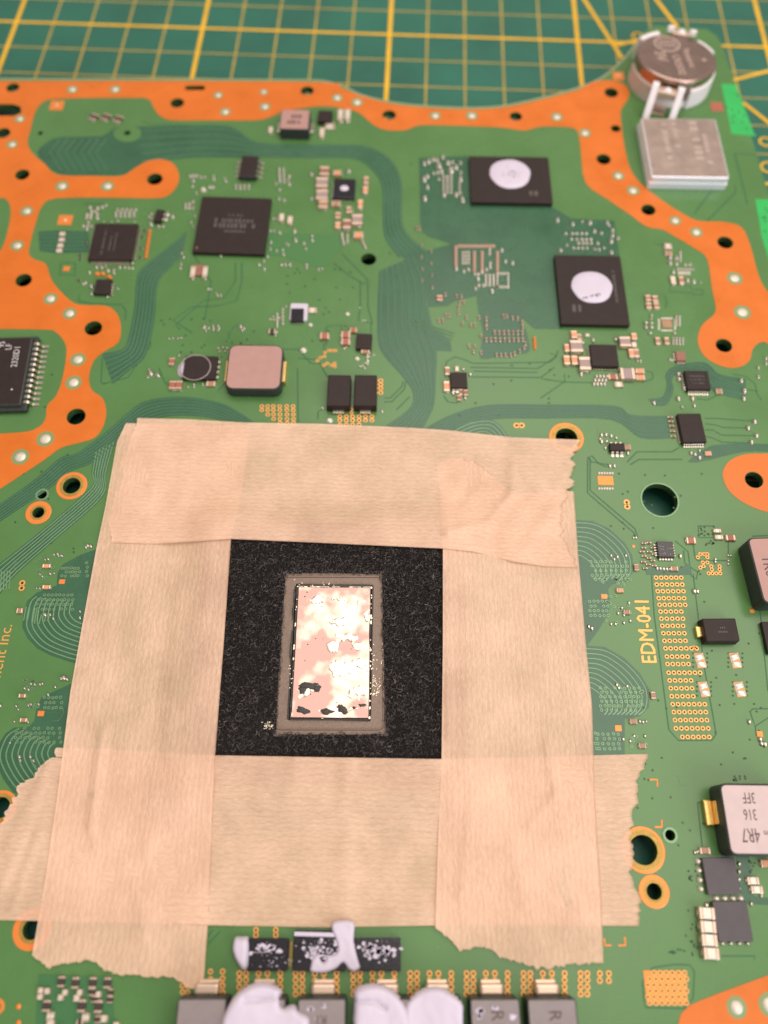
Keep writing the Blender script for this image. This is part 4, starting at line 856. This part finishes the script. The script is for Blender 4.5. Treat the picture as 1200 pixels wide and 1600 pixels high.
# --- thermal paste lying on that row
def blob(pxpts, z0, h, name='thermal_paste', lab=None, seedv=0, flat=.4, holes=(), n=4, grid=.03, crease=None, nz=1.0):
    out = W(smooth(pxpts, True, n), z0 + h * .7)
    xs = [p[0] for p in out]; ys = [p[1] for p in out]; hl = [W(smooth(hh, True, 3), z0 + h * .7) for hh in holes]
    def dist(x, y, L):
        d = 9
        for i in range(len(L)):
            ax, ay = L[i - 1]; bx, by = L[i]; vx, vy = bx - ax, by - ay; t = max(0, min(1, ((x - ax) * vx + (y - ay) * vy) / (vx * vx + vy * vy + 1e-12)))
            d = min(d, math.hypot(x - ax - vx * t, y - ay - vy * t))
        return d
    nx = int((max(xs) - min(xs)) / grid) + 3; ny = int((max(ys) - min(ys)) / grid) + 3
    x0, y0 = min(xs) - grid, min(ys) - grid; idx = {}; vs = []; fs = []
    cr = W(crease, z0 + h) if crease else None
    def sd(x, y):
        s = dist(x, y, out) * (1 if inside((x, y), out) else -1)
        for L in hl: s = min(s, dist(x, y, L) * (-1 if inside((x, y), L) else 1))
        return s
    for j in range(ny):
        for i in range(nx):
            x, y = x0 + i * grid, y0 + j * grid; s = sd(x, y)
            if s < -grid * 1.1: continue
            if s < 0:   # pull the rim onto the outline
                e = .004; g = Vector(((sd(x + e, y) - sd(x - e, y)), (sd(x, y + e) - sd(x, y - e))))
                if g.length > 1e-6: g.normalize(); x -= g.x * s; y -= g.y * s
                s = 0
            t = min(1, s / (h * flat + .02)); zz = z0 - .02 + (h + .02) * math.sqrt(max(0, 1 - (1 - t) ** 2)) + nz * .022 * noise.noise(Vector((x * 2.4, y * 2.4, seedv))) * t + nz * .006 * noise.noise(Vector((x * 9, y * 9, seedv))) * t
            if cr:
                dc = min(math.hypot(x - a[0], y - a[1]) for a in [(cr[k][0] + (cr[k + 1][0] - cr[k][0]) * u / 8, cr[k][1] + (cr[k + 1][1] - cr[k][1]) * u / 8) for k in range(len(cr) - 1) for u in range(9)])
                zz -= .07 * math.exp(-(dc / .022) ** 2)
            idx[(i, j)] = len(vs); vs.append((x, y, zz))
    for j in range(ny - 1):
        for i in range(nx - 1):
            k = [(i, j), (i + 1, j), (i + 1, j + 1), (i, j + 1)]
            if all(q in idx for q in k): fs.append([idx[q] for q in k])
    me = bpy.data.meshes.new(name); me.from_pydata(vs, [], fs); me.materials.append(M['paste']); me.polygons.foreach_set('use_smooth', [True] * len(fs)); me.update()
    return me
G_ = 'white thermal paste left along the bottom row'
thing('thermal_paste', 'small half round paste pad at the left end of the black power chips', 'thermal paste', group=G_, me=blob([(366,1465),(376,1464),(388,1467),(389,1500),(386,1515),(378,1517),(369,1505),(363,1490),(362,1478)], .05, .12, seedv=1, grid=.02))
thing('thermal_paste', 'branching white paste smear over the middle power chip, with a small hole', 'thermal paste', group=G_, me=blob([(522,1440),(552,1440),(553,1470),(560,1500),(563,1512),(555,1519),(545,1516),(536,1505),(526,1514),(510,1520),(495,1521),(484,1518),(485,1508),(488,1497),(498,1491),(512,1492),(524,1490),(527,1480),(523,1465),(518,1452)], .09, .06, seedv=2, grid=.015, n=3, holes=[[(500,1496),(509,1496),(508,1501),(504,1503)]]))
thing('thermal_paste', 'large white paste mound with a dark crease on the left bottom inductors', 'thermal paste', group=G_, me=blob([(345,1600),(352,1578),(366,1556),(385,1542),(405,1536),(422,1538),(436,1545),(439,1552),(437,1562),(441,1574),(458,1571),(468,1580),(482,1588),(484,1605),(480,1650),(440,1700),(360,1700),(342,1640)], .36, .12, seedv=3, crease=[(381,1563),(405,1562),(424,1560),(438,1557)]))
thing('thermal_paste', 'wide white paste mound with a curved crease left of the paste hump', 'thermal paste', group=G_, me=blob([(553,1550),(565,1541),(583,1538),(603,1542),(620,1554),(634,1572),(640,1600),(636,1700),(560,1700),(551,1620),(553,1570)], .36, .12, seedv=4, crease=[(553,1566),(572,1564),(588,1567),(602,1576)]))
thing('thermal_paste', 'smooth white paste hump covering the third bottom inductor from the right', 'thermal paste', group=G_, me=blob([(632,1574),(645,1557),(663,1545),(688,1543),(708,1554),(724,1568),(725,1600),(725,1700),(634,1700),(630,1620)], .36, .10, seedv=5))
sp = MB()
def specks(qx, qy, rx, ry, n, smax, z):
    for k in range(n):
        a, b = random.gauss(qx, rx), random.gauss(qy, ry); b = min(max(b, 1468), 1515) if b < 1530 else b
        c = P(a, b, z); s = random.uniform(.3, 1) ** 2 * smax * sx(a, b); m = []
        r0 = random.uniform(0, 6); L1 = [(c.x + s * math.cos(t) * (1 + .25 * math.sin(2 * t + r0)), c.y + s * .7 * math.sin(t) * (1 + .22 * math.cos(3 * t + r0))) for t in (2 * math.pi * i / 10 for i in range(10))]
        sp.rings([[(x, y, z - .002) for x, y in L1], [(c.x + (x - c.x) * .8, c.y + (y - c.y) * .8, z + .006) for x, y in L1]], 0, True, True)
specks(412,1483,11,5,34,6,.10); specks(425,1500,14,10,40,1.8,.10); specks(498,1484,16,8,85,4.6,.10); specks(590,1484,18,7,85,5,.10); specks(597,1490,5,5,8,7,.10)
specks(520,1462,1,1,2,6,.10)
c0, c1 = P(460, 1459, .1), P(530, 1461, .1); sp.strip([(c0.x, c0.y), (c1.x, c1.y)], .055, .105, .006)
for (a, b, s) in ((750,1580,8),(772,1572,5),(799,1586,6),(748,1588,5),(485,1578,7),(505,1572,4),(492,1592,5)): specks(a, b, 1.5, 2, 4, s, .421)
thing('paste_specks', 'scattered specks of white paste across the black chips and grey inductors', 'thermal paste', me=sp.mesh('paste_specks', M['paste']))['kind'] = 'stuff'

# ------------------------------------------------------------------ radio module can and coin cell
RM = chip('shield_can', [(1003,184),(1115,187),(1142,277),(1018,276)], .32, ('steel', 'steelside'), .05, .03, 'brushed metal can beside the coin cell', base=.1)
q = MB(); q.rbox(0, 0, RM['w'] + .06, RM['d'] + .06, .003, .17, 0, .03, .02); q.build('can_skirt', M['steelside'], RM)
marks(RM, [(-.22, .12, .6, .09, True), (-.08, .22, .4, .08, True), (.18, .1, .75, .13, True), (.30, 0, .5, .08, True)], 'inkfaint')
for ch in RM.children:
    if ch.name.startswith('marking'): ch.data.materials[0] = mat('etched_mark', (.52, .42, .36, 1), .55, metal=.6)
cc = P(1057, 90, .62); CR = 1.0; bx, by = cc.x, cc.y
hold = MB()
oct_ = [(bx + 0.96 * math.cos(t), by + 0.96 * math.sin(t)) for t in (2 * math.pi * k / 48 for k in range(48))]
hold.rings([[(x, y, .003) for x, y in oct_], [(x, y, .14) for x, y in oct_]], 0, True)
def seg(a0, a1, r0, r1, z0, z1, mi=0):
    n = 12; A_ = [R(a0 + (a1 - a0) * k / n) for k in range(n + 1)]; b_ = .03
    def ring_(i, o, z): return [(bx + o * math.cos(t), by + o * math.sin(t), z) for t in A_] + [(bx + i * math.cos(t), by + i * math.sin(t), z) for t in reversed(A_)]
    hold.rings([ring_(r0, r1 + .02, z0), ring_(r0, r1, z1 - b_), ring_(r0 + b_, r1 - b_, z1)], mi)
seg(104, 134, .98, 1.14, .003, .56); seg(22, 50, .98, 1.13, .003, .50); seg(-74, 4, .86, 1.0, .003, .46); seg(-186, -122, .86, .975, .003, .42, 1)
seg(62, 96, .98, 1.16, .003, .44, 0); seg(134, 176, .86, .96, .003, .3, 1)
holder = hold.build('battery_holder', [M['plastic'], M['plastictan']], board)
for (ang, w0) in ((-107, .30), (74, .27)):
    ct = MB(); ca, sa = math.cos(R(ang)), math.sin(R(ang)); nx, ny = -sa, ca
    for s in (-1, 1):
        p0 = Vector((bx + ca * 1.0 + nx * w0 * s, by + sa * 1.0 + ny * w0 * s)); f = Vector((ca, sa))
        ln = .40 if ang < 0 else .24
        path = [(p0.x, p0.y, .60), (p0.x + f.x * .12, p0.y + f.y * .12, .60), (p0.x + f.x * (.12 + ln * .6), p0.y + f.y * (.12 + ln * .6), .30 if ang < 0 else .5), (p0.x + f.x * (.14 + ln), p0.y + f.y * (.14 + ln), .04 if ang < 0 else .34)]
        ct.rings([[(x - nx * .075 - f.x * t_, y - ny * .075 - f.y * t_, z), (x + nx * .075 - f.x * t_, y + ny * .075 - f.y * t_, z), (x + nx * .075 + f.x * t_, y + ny * .075 + f.y * t_, z + .03), (x - nx * .075 + f.x * t_, y - ny * .075 + f.y * t_, z + .03)] for (x, y, z), t_ in zip(path, (.03, .04, .05, .05))], 1, True)
    c2 = Vector((bx + ca * 1.12, by + sa * 1.12)); ct.rbox(c2.x, c2.y, .20, .44, .40, .55, R(ang), .02, .02, 0)
    ct.dome(c2.x, c2.y, .09, .09, .55, .05, 0, 12, 1)
    ct.build('battery_contact', [M['term'], M['plastic']], holder)
c3 = P(1028, 172); ct = MB(); ct.rbox(c3.x, c3.y, .34, .36, .003, .03, R(-15), .03, .01, 0)
ct.build('solder_tab', [M['term'], M['plastic']], board)
CELL_TILT = None
cell = thing('coin_cell', 'round steel coin battery in the white holder at the top right corner', 'battery', (bx, by, 0))
cm = MB(); cm.rings([[(x, y, z) for x, y in circ((0, 0), r_ * .965, 64)] for r_, z in ((.97, .30), (1.0, .33), (1.0, .57), (.988, .600), (.965, .612), (.955, .612))], 0, True, False)
cb = cm.build('can', M['cellsteel'], cell)
mk_ = mat('engraved_mark', (.66, .50, .42, 1), .6, metal=.5)
mk_dark = mat('engraved_shade', (.30, .22, .20, 1), .5, metal=.6)
def celltext(s, u, v, h, rot, m=mk_, cond=1.0):
    cu = bpy.data.curves.new('marking', 'FONT'); cu.body = s; cu.align_x = 'CENTER'; cu.align_y = 'CENTER'; cu.extrude = .004; cu.resolution_u = 2
    me = bake(bpy.data.objects.new('marking', cu)); me.materials.clear(); me.materials.append(m); me.transform(Matrix.Diagonal((h / .7 * cond, h / .7, 1, 1)))
    return link('marking', me, cell, loc=(u, v, .6125), rot=R(rot))
for (t, a, b, h, cnd) in (('Panasonic', 1076, 92, .15, .92), ('CR2032', 1059, 104, .17, 1), ('3V', 1031, 90, .26, 1)):
    q = P(a, b, .612); celltext(t, q.x - bx, q.y - by, h, -86, mk_, cnd)
q = P(1100, 95, .612); celltext('+', q.x - bx, q.y - by, .22, 0, mk_)
q = P(1042, 68, .612); rr = MB(); rr.ring(q.x - bx, q.y - by, .29, .32, .6125, 36, 0, .003)
for k in range(5): rr.strip([(q.x - bx - .18 + k * .09, q.y - by - .16), (q.x - bx - .18 + k * .09, q.y - by + .16)], .03, .6125, .003)
rr.build('marking', mk_, cell)
cell.rotation_euler = (R(-4), R(2), 0)

# ------------------------------------------------------------------ processor, foam and tapes
PC0 = P(520, 1018, .15)
def tz(x, y):
    """height of the taped surface: a low plateau round the foam window"""
    dx = max(abs(x - PC0.x) - 2.15, 0); dy = max(abs(y - PC0.y) - 2.2, 0); d = math.hypot(dx, dy)
    t = min(1, d / .75); t = t * t * (3 - 2 * t)
    return .03 + .17 * (1 - t)
FZ = .185
win = [(350,836),(700,850),(700,1192),(326,1188)]
hole = [(444,894),(597,895),(602,1146),(430,1146)]
def Pt(a, b):
    z = .1
    for _ in range(3): q = P(a, b, z); z = tz(q.x, q.y)
    return P(a, b, z)
fo = [(q.x, q.y) for q in (P(*p, FZ) for p in ((320,808),(728,822),(730,1225),(296,1222)))]
ho = [(q.x, q.y) for q in (P(*p, FZ) for p in smooth([(452,894),(520,893),(590,895),(597,902),(599,1000),(603,1135),(596,1146),(515,1147),(438,1146),(431,1138),(438,1010),(445,905)], True, 2))]
foam = thing('foam_pad', 'black fibrous foam square with a rectangular opening, framed by masking tape', 'foam pad')
fill('foam_sheet', [fo, ho], .04, FZ - .035, M['foam'], foam)
fb = MB(); fbp = MB()
xs = [p[0] for p in fo]; ys = [p[1] for p in fo]
wi = W([(354,840),(697,854),(697,1182),(333,1178)], FZ)
cnt = 0
rnd = random.Random(3)
while cnt < 15000:
    x, y = rnd.uniform(min(xs), max(xs)), rnd.uniform(min(ys), max(ys))
    if not inside((x, y), wi) or inside((x, y), ho): continue
    cnt += 1
    cl = noise.noise(Vector((x * 5, y * 5, 1.3)))
    z = FZ - .055 + rnd.uniform(0, .05) + cl * .035
    a = rnd.uniform(0, 6.28); r_ = rnd.uniform(.012, .055); sw = rnd.uniform(.8, 3.0); tx = rnd.uniform(-.5, .5); ty = rnd.uniform(-.5, .5)
    pts = []
    for k in range(6):
        t = a + sw * k / 5; u, v = r_ * math.cos(t), r_ * math.sin(t); pts.append((x + u, y + v, min(z + u * tx + v * ty, FZ + .02)))
    (fbp if rnd.random() < .09 else fb).tube(pts, rnd.uniform(.0026, .0066), 3, 0, False, False)
fb.build('fibres', M['fibre'], foam, None, 'stuff'); fbp.build('glint_fibres', M['fibre_pale'], foam, None, 'stuff')
cr = MB()
lip = W(smooth([(452,894),(520,893),(590,895),(597,902),(599,1000),(603,1135),(596,1146),(515,1147),(438,1146),(431,1138),(438,1010),(445,905)], True, 5), FZ)
for k in range(900):
    i = rnd.randrange(len(lip)); p = lip[i]; q = lip[i - 1]; t = rnd.random(); s = rnd.uniform(-.035, .02)
    d = Vector((p[0] - q[0], p[1] - q[1])).normalized(); x = p[0] + (q[0] - p[0]) * t + d.y * s; y = p[1] + (q[1] - p[1]) * t - d.x * s
    cr.dome(x, y, rnd.uniform(.004, .010), rnd.uniform(.003, .007), FZ - .022, rnd.uniform(.006, .03), rnd.uniform(0, 3), 5)
cr.build('worn_crumbs', mat('grey_violet_dust', (.20, .165, .17, 1), .5), foam, None, 'stuff')

cpu = link('processor', None, board, 'processor with a mirror bright die inside the foam window')
cpu.empty_display_size = .5
def quadbox(qd, z0, z1, m, name, r=.02, bev=.01, parent=cpu):
    q = [P(x, y, z1) for x, y in qd]; c = (q[0] + q[1] + q[2] + q[3]) / 4; w_ = ((q[1] - q[0]).length + (q[2] - q[3]).length) / 2; d_ = ((q[3] - q[0]).length + (q[2] - q[1]).length) / 2
    t = (q[1] - q[0]) + (q[2] - q[3]); ang = math.atan2(t.y, t.x); mb = MB(); mb.rbox(0, 0, w_, d_, z0, z1, 0, r, bev)
    o = link(name, mb.mesh(name, M[m]), parent, loc=(c.x, c.y, 0), rot=ang); return o, w_, d_
o, fw, fd = quadbox([(438,892),(603,893),(609,1150),(424,1150)], .01, .115, 'apu', 'package', .10, .02)
ridge = MB()
for (sc_, wd_) in ((.925, .035),):
    L1 = rrect(0, 0, fw * sc_, fd * sc_, 0, .09, 4); ridge.strip(L1 + [L1[0], L1[1]], wd_, .114, .02)
L1 = rrect(0, 0, fw * .70, fd * .835, 0, .05, 4); ridge.strip(L1 + [L1[0], L1[1]], .03, .114, .006)
rd = ridge.build('frame_ridge', M['apu'], o) if False else None
rd = link('frame_ridge', ridge.mesh('frame_ridge', M['apu']), cpu, loc=o.location, rot=o.rotation_euler.z)
M['underfill'] = mat('dark_underfill', (.02, .012, .008, 1), .4, bump=.4, bscale=40)
quadbox([(459,911),(580,914),(584,1127),(451,1126)], .10, .120, 'underfill', 'underfill', .04, .004)
M['die'] = mat('rosy_silicon_painted_glare', (.29, .18, .16, 1), .15, metal=1.0, vary=.0, vscale=1.7, bump=.10, bscale=2.2, color2=(.64, .52, .42, 1), rvary=.05)  # pale noise patches paint soft bright reflections into the metal colour
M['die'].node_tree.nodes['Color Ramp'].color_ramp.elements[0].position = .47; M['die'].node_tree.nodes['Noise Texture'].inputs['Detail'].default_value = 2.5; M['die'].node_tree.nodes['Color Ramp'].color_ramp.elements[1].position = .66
dz = .165
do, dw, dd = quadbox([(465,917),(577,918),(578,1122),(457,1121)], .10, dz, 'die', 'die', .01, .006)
# liquid metal: irregular puddles, a real raised surface on the die
def liquid(name, lab, thr, zb, hgt, m, seedv, fx, fn):
    g = .010; nx, ny = int((dw + .12) / g), int((dd + .06) / g); vs = []; fs = []; idx = {}
    for j in range(ny + 1):
        for i in range(nx + 1):
            x, y = -(dw + .12) / 2 + i * g, -(dd + .06) / 2 + j * g
            v = fn(x / dw, y / dd) + .9 * noise.noise(Vector((x * fx, y * fx, seedv))) + .45 * noise.noise(Vector((x * fx * 3, y * fx * 3, seedv + 5))) + .2 * noise.noise(Vector((x * 30, y * 30, seedv)))
            if v > thr:
                k = min(1, (v - thr) * 3); zz = zb + hgt * math.sqrt(k) * (1 + .5 * noise.noise(Vector((x * 16, y * 16, seedv + 2))))
                idx[(i, j)] = len(vs); vs.append((x, y, zz if abs(x) < dw / 2 and abs(y) < dd / 2 else min(zz, zb + .004) - .02))
    for j in range(ny):
        for i in range(nx):
            k = [(i, j), (i + 1, j), (i + 1, j + 1), (i, j + 1)]; k = [q for q in k if q in idx]
            if len(k) >= 3: fs.append([idx[q] for q in k])
    me = bpy.data.meshes.new(name); me.from_pydata(vs, [], fs); me.materials.append(m); me.polygons.foreach_set('use_smooth', [True] * len(fs)); me.update()
    return me
M['liquid'] = mat('liquid_metal', (.82, .74, .58, 1), .30, metal=1.0, vary=.22, vscale=5, bump=.45, bscale=10, rvary=.10)
def fn1(u, v):
    s = -.5
    for (a, b, ra, rb, k) in ((.18, .10, .22, .05, 1.0), (-.02, .02, .12, .06, 1.0), (.22, -.12, .3, .08, 1.15), (.30, .02, .2, .05, .8), (.12, .22, .3, .05, .9), (-.25, .40, .16, .05, 1), (.08, .40, .2, .035, .9), (.3, .38, .2, .04, .9), (.35, -.33, .22, .06, 1), (-.30, -.33, .16, .05, 1.1), (.45, .28, .1, .08, .7), (-.25, .25, .12, .03, .5), (.1, -.18, .2, .05, .7), (.33, -.44, .2, .03, .6)):
        s = max(s, k - ((u - a) / ra) ** 2 - ((v - b) / rb) ** 2)
    return s * .85 - .06
lm = thing('liquid_metal', 'bright irregular puddles of liquid metal on the processor die', 'liquid metal', (do.location.x, do.location.y, 0), None, liquid('liquid_metal', '', .38, dz + .001, .010, M['liquid'], 3.1, 4.5, fn1))
lm['kind'] = 'stuff'; lm.rotation_euler.z = do.rotation_euler.z
def fn2(u, v):
    e = abs(u) * 2
    if e > 1.05 or abs(v) > .508: return -9
    e = min(e, 1.0) - .008; return -.35 + 1.25 * max(0, (e - .93) * 12) * (.75 if u > 0 else .5) + (1.2 * max(0, (abs(v) * 2 - .965) * 20) if v > 0 else .8 * max(0, (abs(v) * 2 - .96) * 14))
le = thing('liquid_metal', 'crumbly line of metal beads along the rim of the die', 'liquid metal', (do.location.x, do.location.y, 0), None, liquid('liquid_metal', '', .55, dz + .0015, .014, M['liquid'], 8.4, 9, fn2))
le['kind'] = 'stuff'; le.rotation_euler.z = do.rotation_euler.z
M['blotch'] = mat('dark_blotches', (.045, .042, .038, 1), .5, bump=.6, bscale=60, vary=.5, vscale=40)  # dark raised blotches and thin strips on the die
rs = MB()
def add_blotch(a, b, rx, ry, rot=0, n=26):
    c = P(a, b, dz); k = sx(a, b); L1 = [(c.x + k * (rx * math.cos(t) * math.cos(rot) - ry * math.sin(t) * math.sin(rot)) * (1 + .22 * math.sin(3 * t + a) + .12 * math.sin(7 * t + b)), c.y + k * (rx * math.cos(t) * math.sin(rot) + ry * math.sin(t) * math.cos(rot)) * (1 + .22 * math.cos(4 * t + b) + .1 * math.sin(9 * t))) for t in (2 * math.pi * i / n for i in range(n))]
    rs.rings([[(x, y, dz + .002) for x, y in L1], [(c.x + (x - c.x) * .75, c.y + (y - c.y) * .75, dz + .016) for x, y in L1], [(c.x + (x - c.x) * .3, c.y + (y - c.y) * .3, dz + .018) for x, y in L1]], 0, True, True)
for p in ((483,1072,14,6,0),(473,1079,6,7,.5),(495,1076,6,6,-.4),(473,1110,11,5,-.2),(510,1112,11,4.5,0),(536,1109,8,6,-.5),(531,1104,5,3,0),(566,1102,6,2.5,0),(553,1106,4,2,0),(458,955,1.6,12,0),(460,930,1.6,14,0),(455,1010,1.8,25,0),(578,990,1.5,18,0),(455,1095,1.6,14,0)): add_blotch(*p)
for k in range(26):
    add_blotch(rnd.uniform(465, 575), rnd.choice((rnd.uniform(925, 950), rnd.uniform(990, 1040), rnd.uniform(1080, 1115))), rnd.uniform(.5, 1.5), rnd.uniform(.5, 1.3), 0, 6)
thing('dark_blotches', 'dark grey raised blotches near the lower edge of the die', 'blotch', (0, 0, 0), None, rs.mesh('dark_blotches', M['blotch']))['kind'] = 'stuff'
# bead spill on the frame and foam corners
bs = MB()
for (a, b, ra, rb, n) in ((586,1070,4,9,50),(583,1040,3,14,30),(420,1134,5,3,40),(455,1060,2,12,24),(578,970,2,30,30),(500,914,22,1.5,40),(598,1010,2,20,16),(462,950,1.5,25,24),(585,1085,5,6,20)):
    for k in range(n):
        x, y = rnd.gauss(a, ra), rnd.gauss(b, rb); zz = .17 if x < 432 else .108; c = P(x, y, zz); s = rnd.uniform(.6, 1.9) * sx(a, b)
        bs.dome(c.x, c.y, s, s * .8, zz - .002, s * .9, 0, 6)
thing('metal_beads', 'tiny spilled metal beads around the die and at the foam opening corner', 'metal beads', (0, 0, 0), None, bs.mesh('metal_beads', M['liquid']))['kind'] = 'stuff'

def poly_at(L, t):
    """point at fraction t of the length of a polyline"""
    ds = [math.dist(L[i], L[i + 1]) for i in range(len(L) - 1)]; T = sum(ds) * t
    for i, d in enumerate(ds):
        if T <= d or i == len(ds) - 1:
            k = T / d if d else 0; k = min(k, 1); return (L[i][0] + (L[i + 1][0] - L[i][0]) * k, L[i][1] + (L[i + 1][1] - L[i][1]) * k)
        T -= d
def torn(L, amp, seedv):
    """fine ragged detail on a torn end"""
    out = []; n = 130; d = Vector((L[-1][0] - L[0][0], L[-1][1] - L[0][1])).normalized(); nn = (-d.y, d.x)
    for k in range(n + 1):
        p = poly_at(L, k / n); e = min(1, min(k, n - k) / 6)
        a = e * (amp * noise.noise(Vector((k * .22, seedv, 0))) + amp * .8 * noise.noise(Vector((k * .6, seedv, 3))) + amp * .45 * noise.noise(Vector((k * 1.7, seedv, 7))))
        out.append((p[0] + nn[0] * a, p[1] + nn[1] * a))
    return out
def tape(name, lab, side0, side1, end0, end1, lift, m, nu, nv, creases=(), seedv=0, edges=None, bumpk=1.0, curl=()):
    """sides run along the tape, ends across it; side0 goes from end0[0] to end1[0]"""
    vs = []; fs = []
    for i in range(nu + 1):
        u = i / nu; a = poly_at(side0, u); b = poly_at(side1, u)
        for j in range(nv + 1):
            v = j / nv; c = poly_at(end0, v); d = poly_at(end1, v)
            x = (1 - v) * a[0] + v * b[0] + (1 - u) * c[0] + u * d[0] - ((1 - u) * (1 - v) * side0[0][0] + (1 - u) * v * side1[0][0] + u * (1 - v) * side0[-1][0] + u * v * side1[-1][0])
            y = (1 - v) * a[1] + v * b[1] + (1 - u) * c[1] + u * d[1] - ((1 - u) * (1 - v) * side0[0][1] + (1 - u) * v * side1[0][1] + u * (1 - v) * side0[-1][1] + u * v * side1[-1][1])
            q = Pt(x, y); n1 = noise.noise(Vector((q.x * .9, q.y * .9, seedv))); n2 = noise.noise(Vector((q.x * 3, q.y * 3, seedv + 4)))
            z = tz(q.x, q.y) + lift + bumpk * (.036 * n1 + .017 * n2 + .004 * noise.noise(Vector((q.x * 9, q.y * 9, seedv))))
            for (cx0, cy0, cx1, cy1, wd, hh) in creases:
                vx, vy = cx1 - cx0, cy1 - cy0; t = max(0, min(1, ((x - cx0) * vx + (y - cy0) * vy) / (vx * vx + vy * vy))); dd_ = math.hypot(x - cx0 - vx * t, y - cy0 - vy * t)
                z += 1.5 * hh * math.exp(-(dd_ / wd) ** 2)
            for (cx0, cy0, rad, hh) in curl: z += hh * max(0, 1 - math.hypot(x - cx0, y - cy0) / rad) ** 2
            q2 = P(x, y, z); vs.append((q2.x, q2.y, z))
    W_ = nv + 1
    for i in range(nu):
        for j in range(nv): fs.append((i * W_ + j, (i + 1) * W_ + j, (i + 1) * W_ + j + 1, i * W_ + j + 1))
    rim = [i * W_ for i in range(nu + 1)] + [nu * W_ + j for j in range(1, nv + 1)] + [i * W_ + nv for i in range(nu - 1, -1, -1)] + [j for j in range(nv - 1, 0, -1)]
    b0 = len(vs); vs += [(vs[k][0], vs[k][1], vs[k][2] - .010) for k in rim]; n = len(rim)
    for k in range(n): fs.append((rim[k], rim[(k + 1) % n], b0 + (k + 1) % n, b0 + k))
    me = bpy.data.meshes.new(name); me.from_pydata(vs, [], fs); me.materials.append(m)
    me.polygons.foreach_set('use_smooth', [k < nu * nv for k in range(len(fs))]); me.update()
    fix = sum(p.normal.z for p in me.polygons[:20]) < 0
    if fix: me.flip_normals()
    return thing(name, lab, 'masking tape', (0, 0, 0), 'masking tape strips round the foam', me)
e0 = torn([(88,1168),(85,1180),(60,1200),(50,1215),(30,1225),(22,1245),(10,1265),(0,1290),(-12,1340),(-28,1400),(-40,1437)], 7, 1.1)
e1 = torn([(1013,1178),(1010,1195),(1000,1207),(996,1225),(997,1250),(988,1265),(990,1290),(983,1310),(990,1340),(985,1365),(995,1390),(1000,1410),(998,1447)], 6, 2.2)
tape('masking_tape', 'lowest masking tape strip, running crosswise below the foam with ragged ends', [(88,1168),(200,1172),(335,1180),(500,1183),(690,1186),(850,1182),(1013,1178)], [(-40,1437),(150,1441),(330,1446),(500,1449),(700,1446),(998,1447)], e0, e1, .006, M['tapeH'], 170, 90,
     [(0,1390,70,1220,6,.02), (10,1330,75,1190,5,.02), (20,1420,60,1300,5,.02), (540,1200,540,1440,14,.012)], 1.0, None, 1.3)
e0 = [(197,661),(392,664)]; e1 = torn([(50,1493),(75,1513),(88,1508),(110,1505),(138,1499),(165,1514),(190,1523),(218,1525),(243,1529),(270,1525),(290,1540),(312,1549),(318,1541)], 5, 3.3)
tape('masking_tape', 'left upright masking tape strip reaching down over the lower strip', [(197,661),(183,690),(165,790),(150,860),(128,980),(110,1080),(90,1240),(70,1380),(50,1493)], [(392,664),(378,770),(361,842),(350,1000),(336,1180),(328,1400),(318,1541)], e0, e1, .022, M['tapeV'], 170, 90,
     [(160,1145,142,1290,8,.034), (142,1290,150,1330,8,.014), (210,1380,230,1480,12,.012), (175,900,160,1080,12,.010), (240,1180,225,1500,16,.012), (280,900,262,1180,12,.012)], 2.0)
e0 = torn([(683,722),(720,715),(745,722),(770,745),(800,770),(860,765),(897,768)], 4, 4.4); e1 = torn([(680,1450),(688,1455),(700,1463),(718,1487),(740,1480),(762,1482),(785,1497),(815,1503),(835,1510),(850,1513),(870,1512),(895,1507),(915,1503),(930,1505),(943,1505)], 5, 5.5)
tape('masking_tape', 'right upright masking tape strip with a torn lower end', [(683,722),(688,790),(692,857),(692,1000),(690,1183),(685,1300),(680,1450)], [(897,768),(903,860),(915,1000),(925,1100),(930,1250),(940,1400),(943,1505)], e0, e1, .022, M['tapeV'], 170, 90,
     [(770,880,770,1180,24,.028), (855,1165,870,1240,9,.028), (870,1240,830,1290,10,.015), (740,1240,720,1400,10,.015), (700,900,702,1150,8,.014), (800,1320,840,1480,14,.012)], 3.0)
e0 = torn([(215,653),(205,680),(200,700),(190,722),(192,745),(180,770),(172,795),(169,815),(174,848)], 4, 6.6); e1 = torn([(908,687),(903,700),(895,712),(898,722),(892,735),(890,745),(896,752),(888,768),(880,790),(878,820),(885,850),(903,887)], 6, 7.7)
tape('masking_tape', 'topmost masking tape strip, running crosswise above the foam', [(215,653),(300,655),(380,660),(500,662),(640,668),(700,672),(800,683),(908,687)], [(174,848),(240,850),(300,846),(361,842),(500,848),(692,857),(740,862),(800,877),(850,885),(903,887)], e0, e1, .040, M['tapeH'], 170, 90,
     [(700,832,765,815,8,.03), (765,815,800,770,8,.032), (800,770,800,730,8,.02), (740,745,720,780,10,-.02), (860,800,820,860,12,.016), (690,760,700,830,7,.015), (790,850,880,860,12,.02), (560,690,600,840,20,.01), (285,760,300,700,14,.012), (240,690,235,820,10,.008)], 4.0, None, 1.0, [(290,852,70,.03), (800,885,90,.04)])
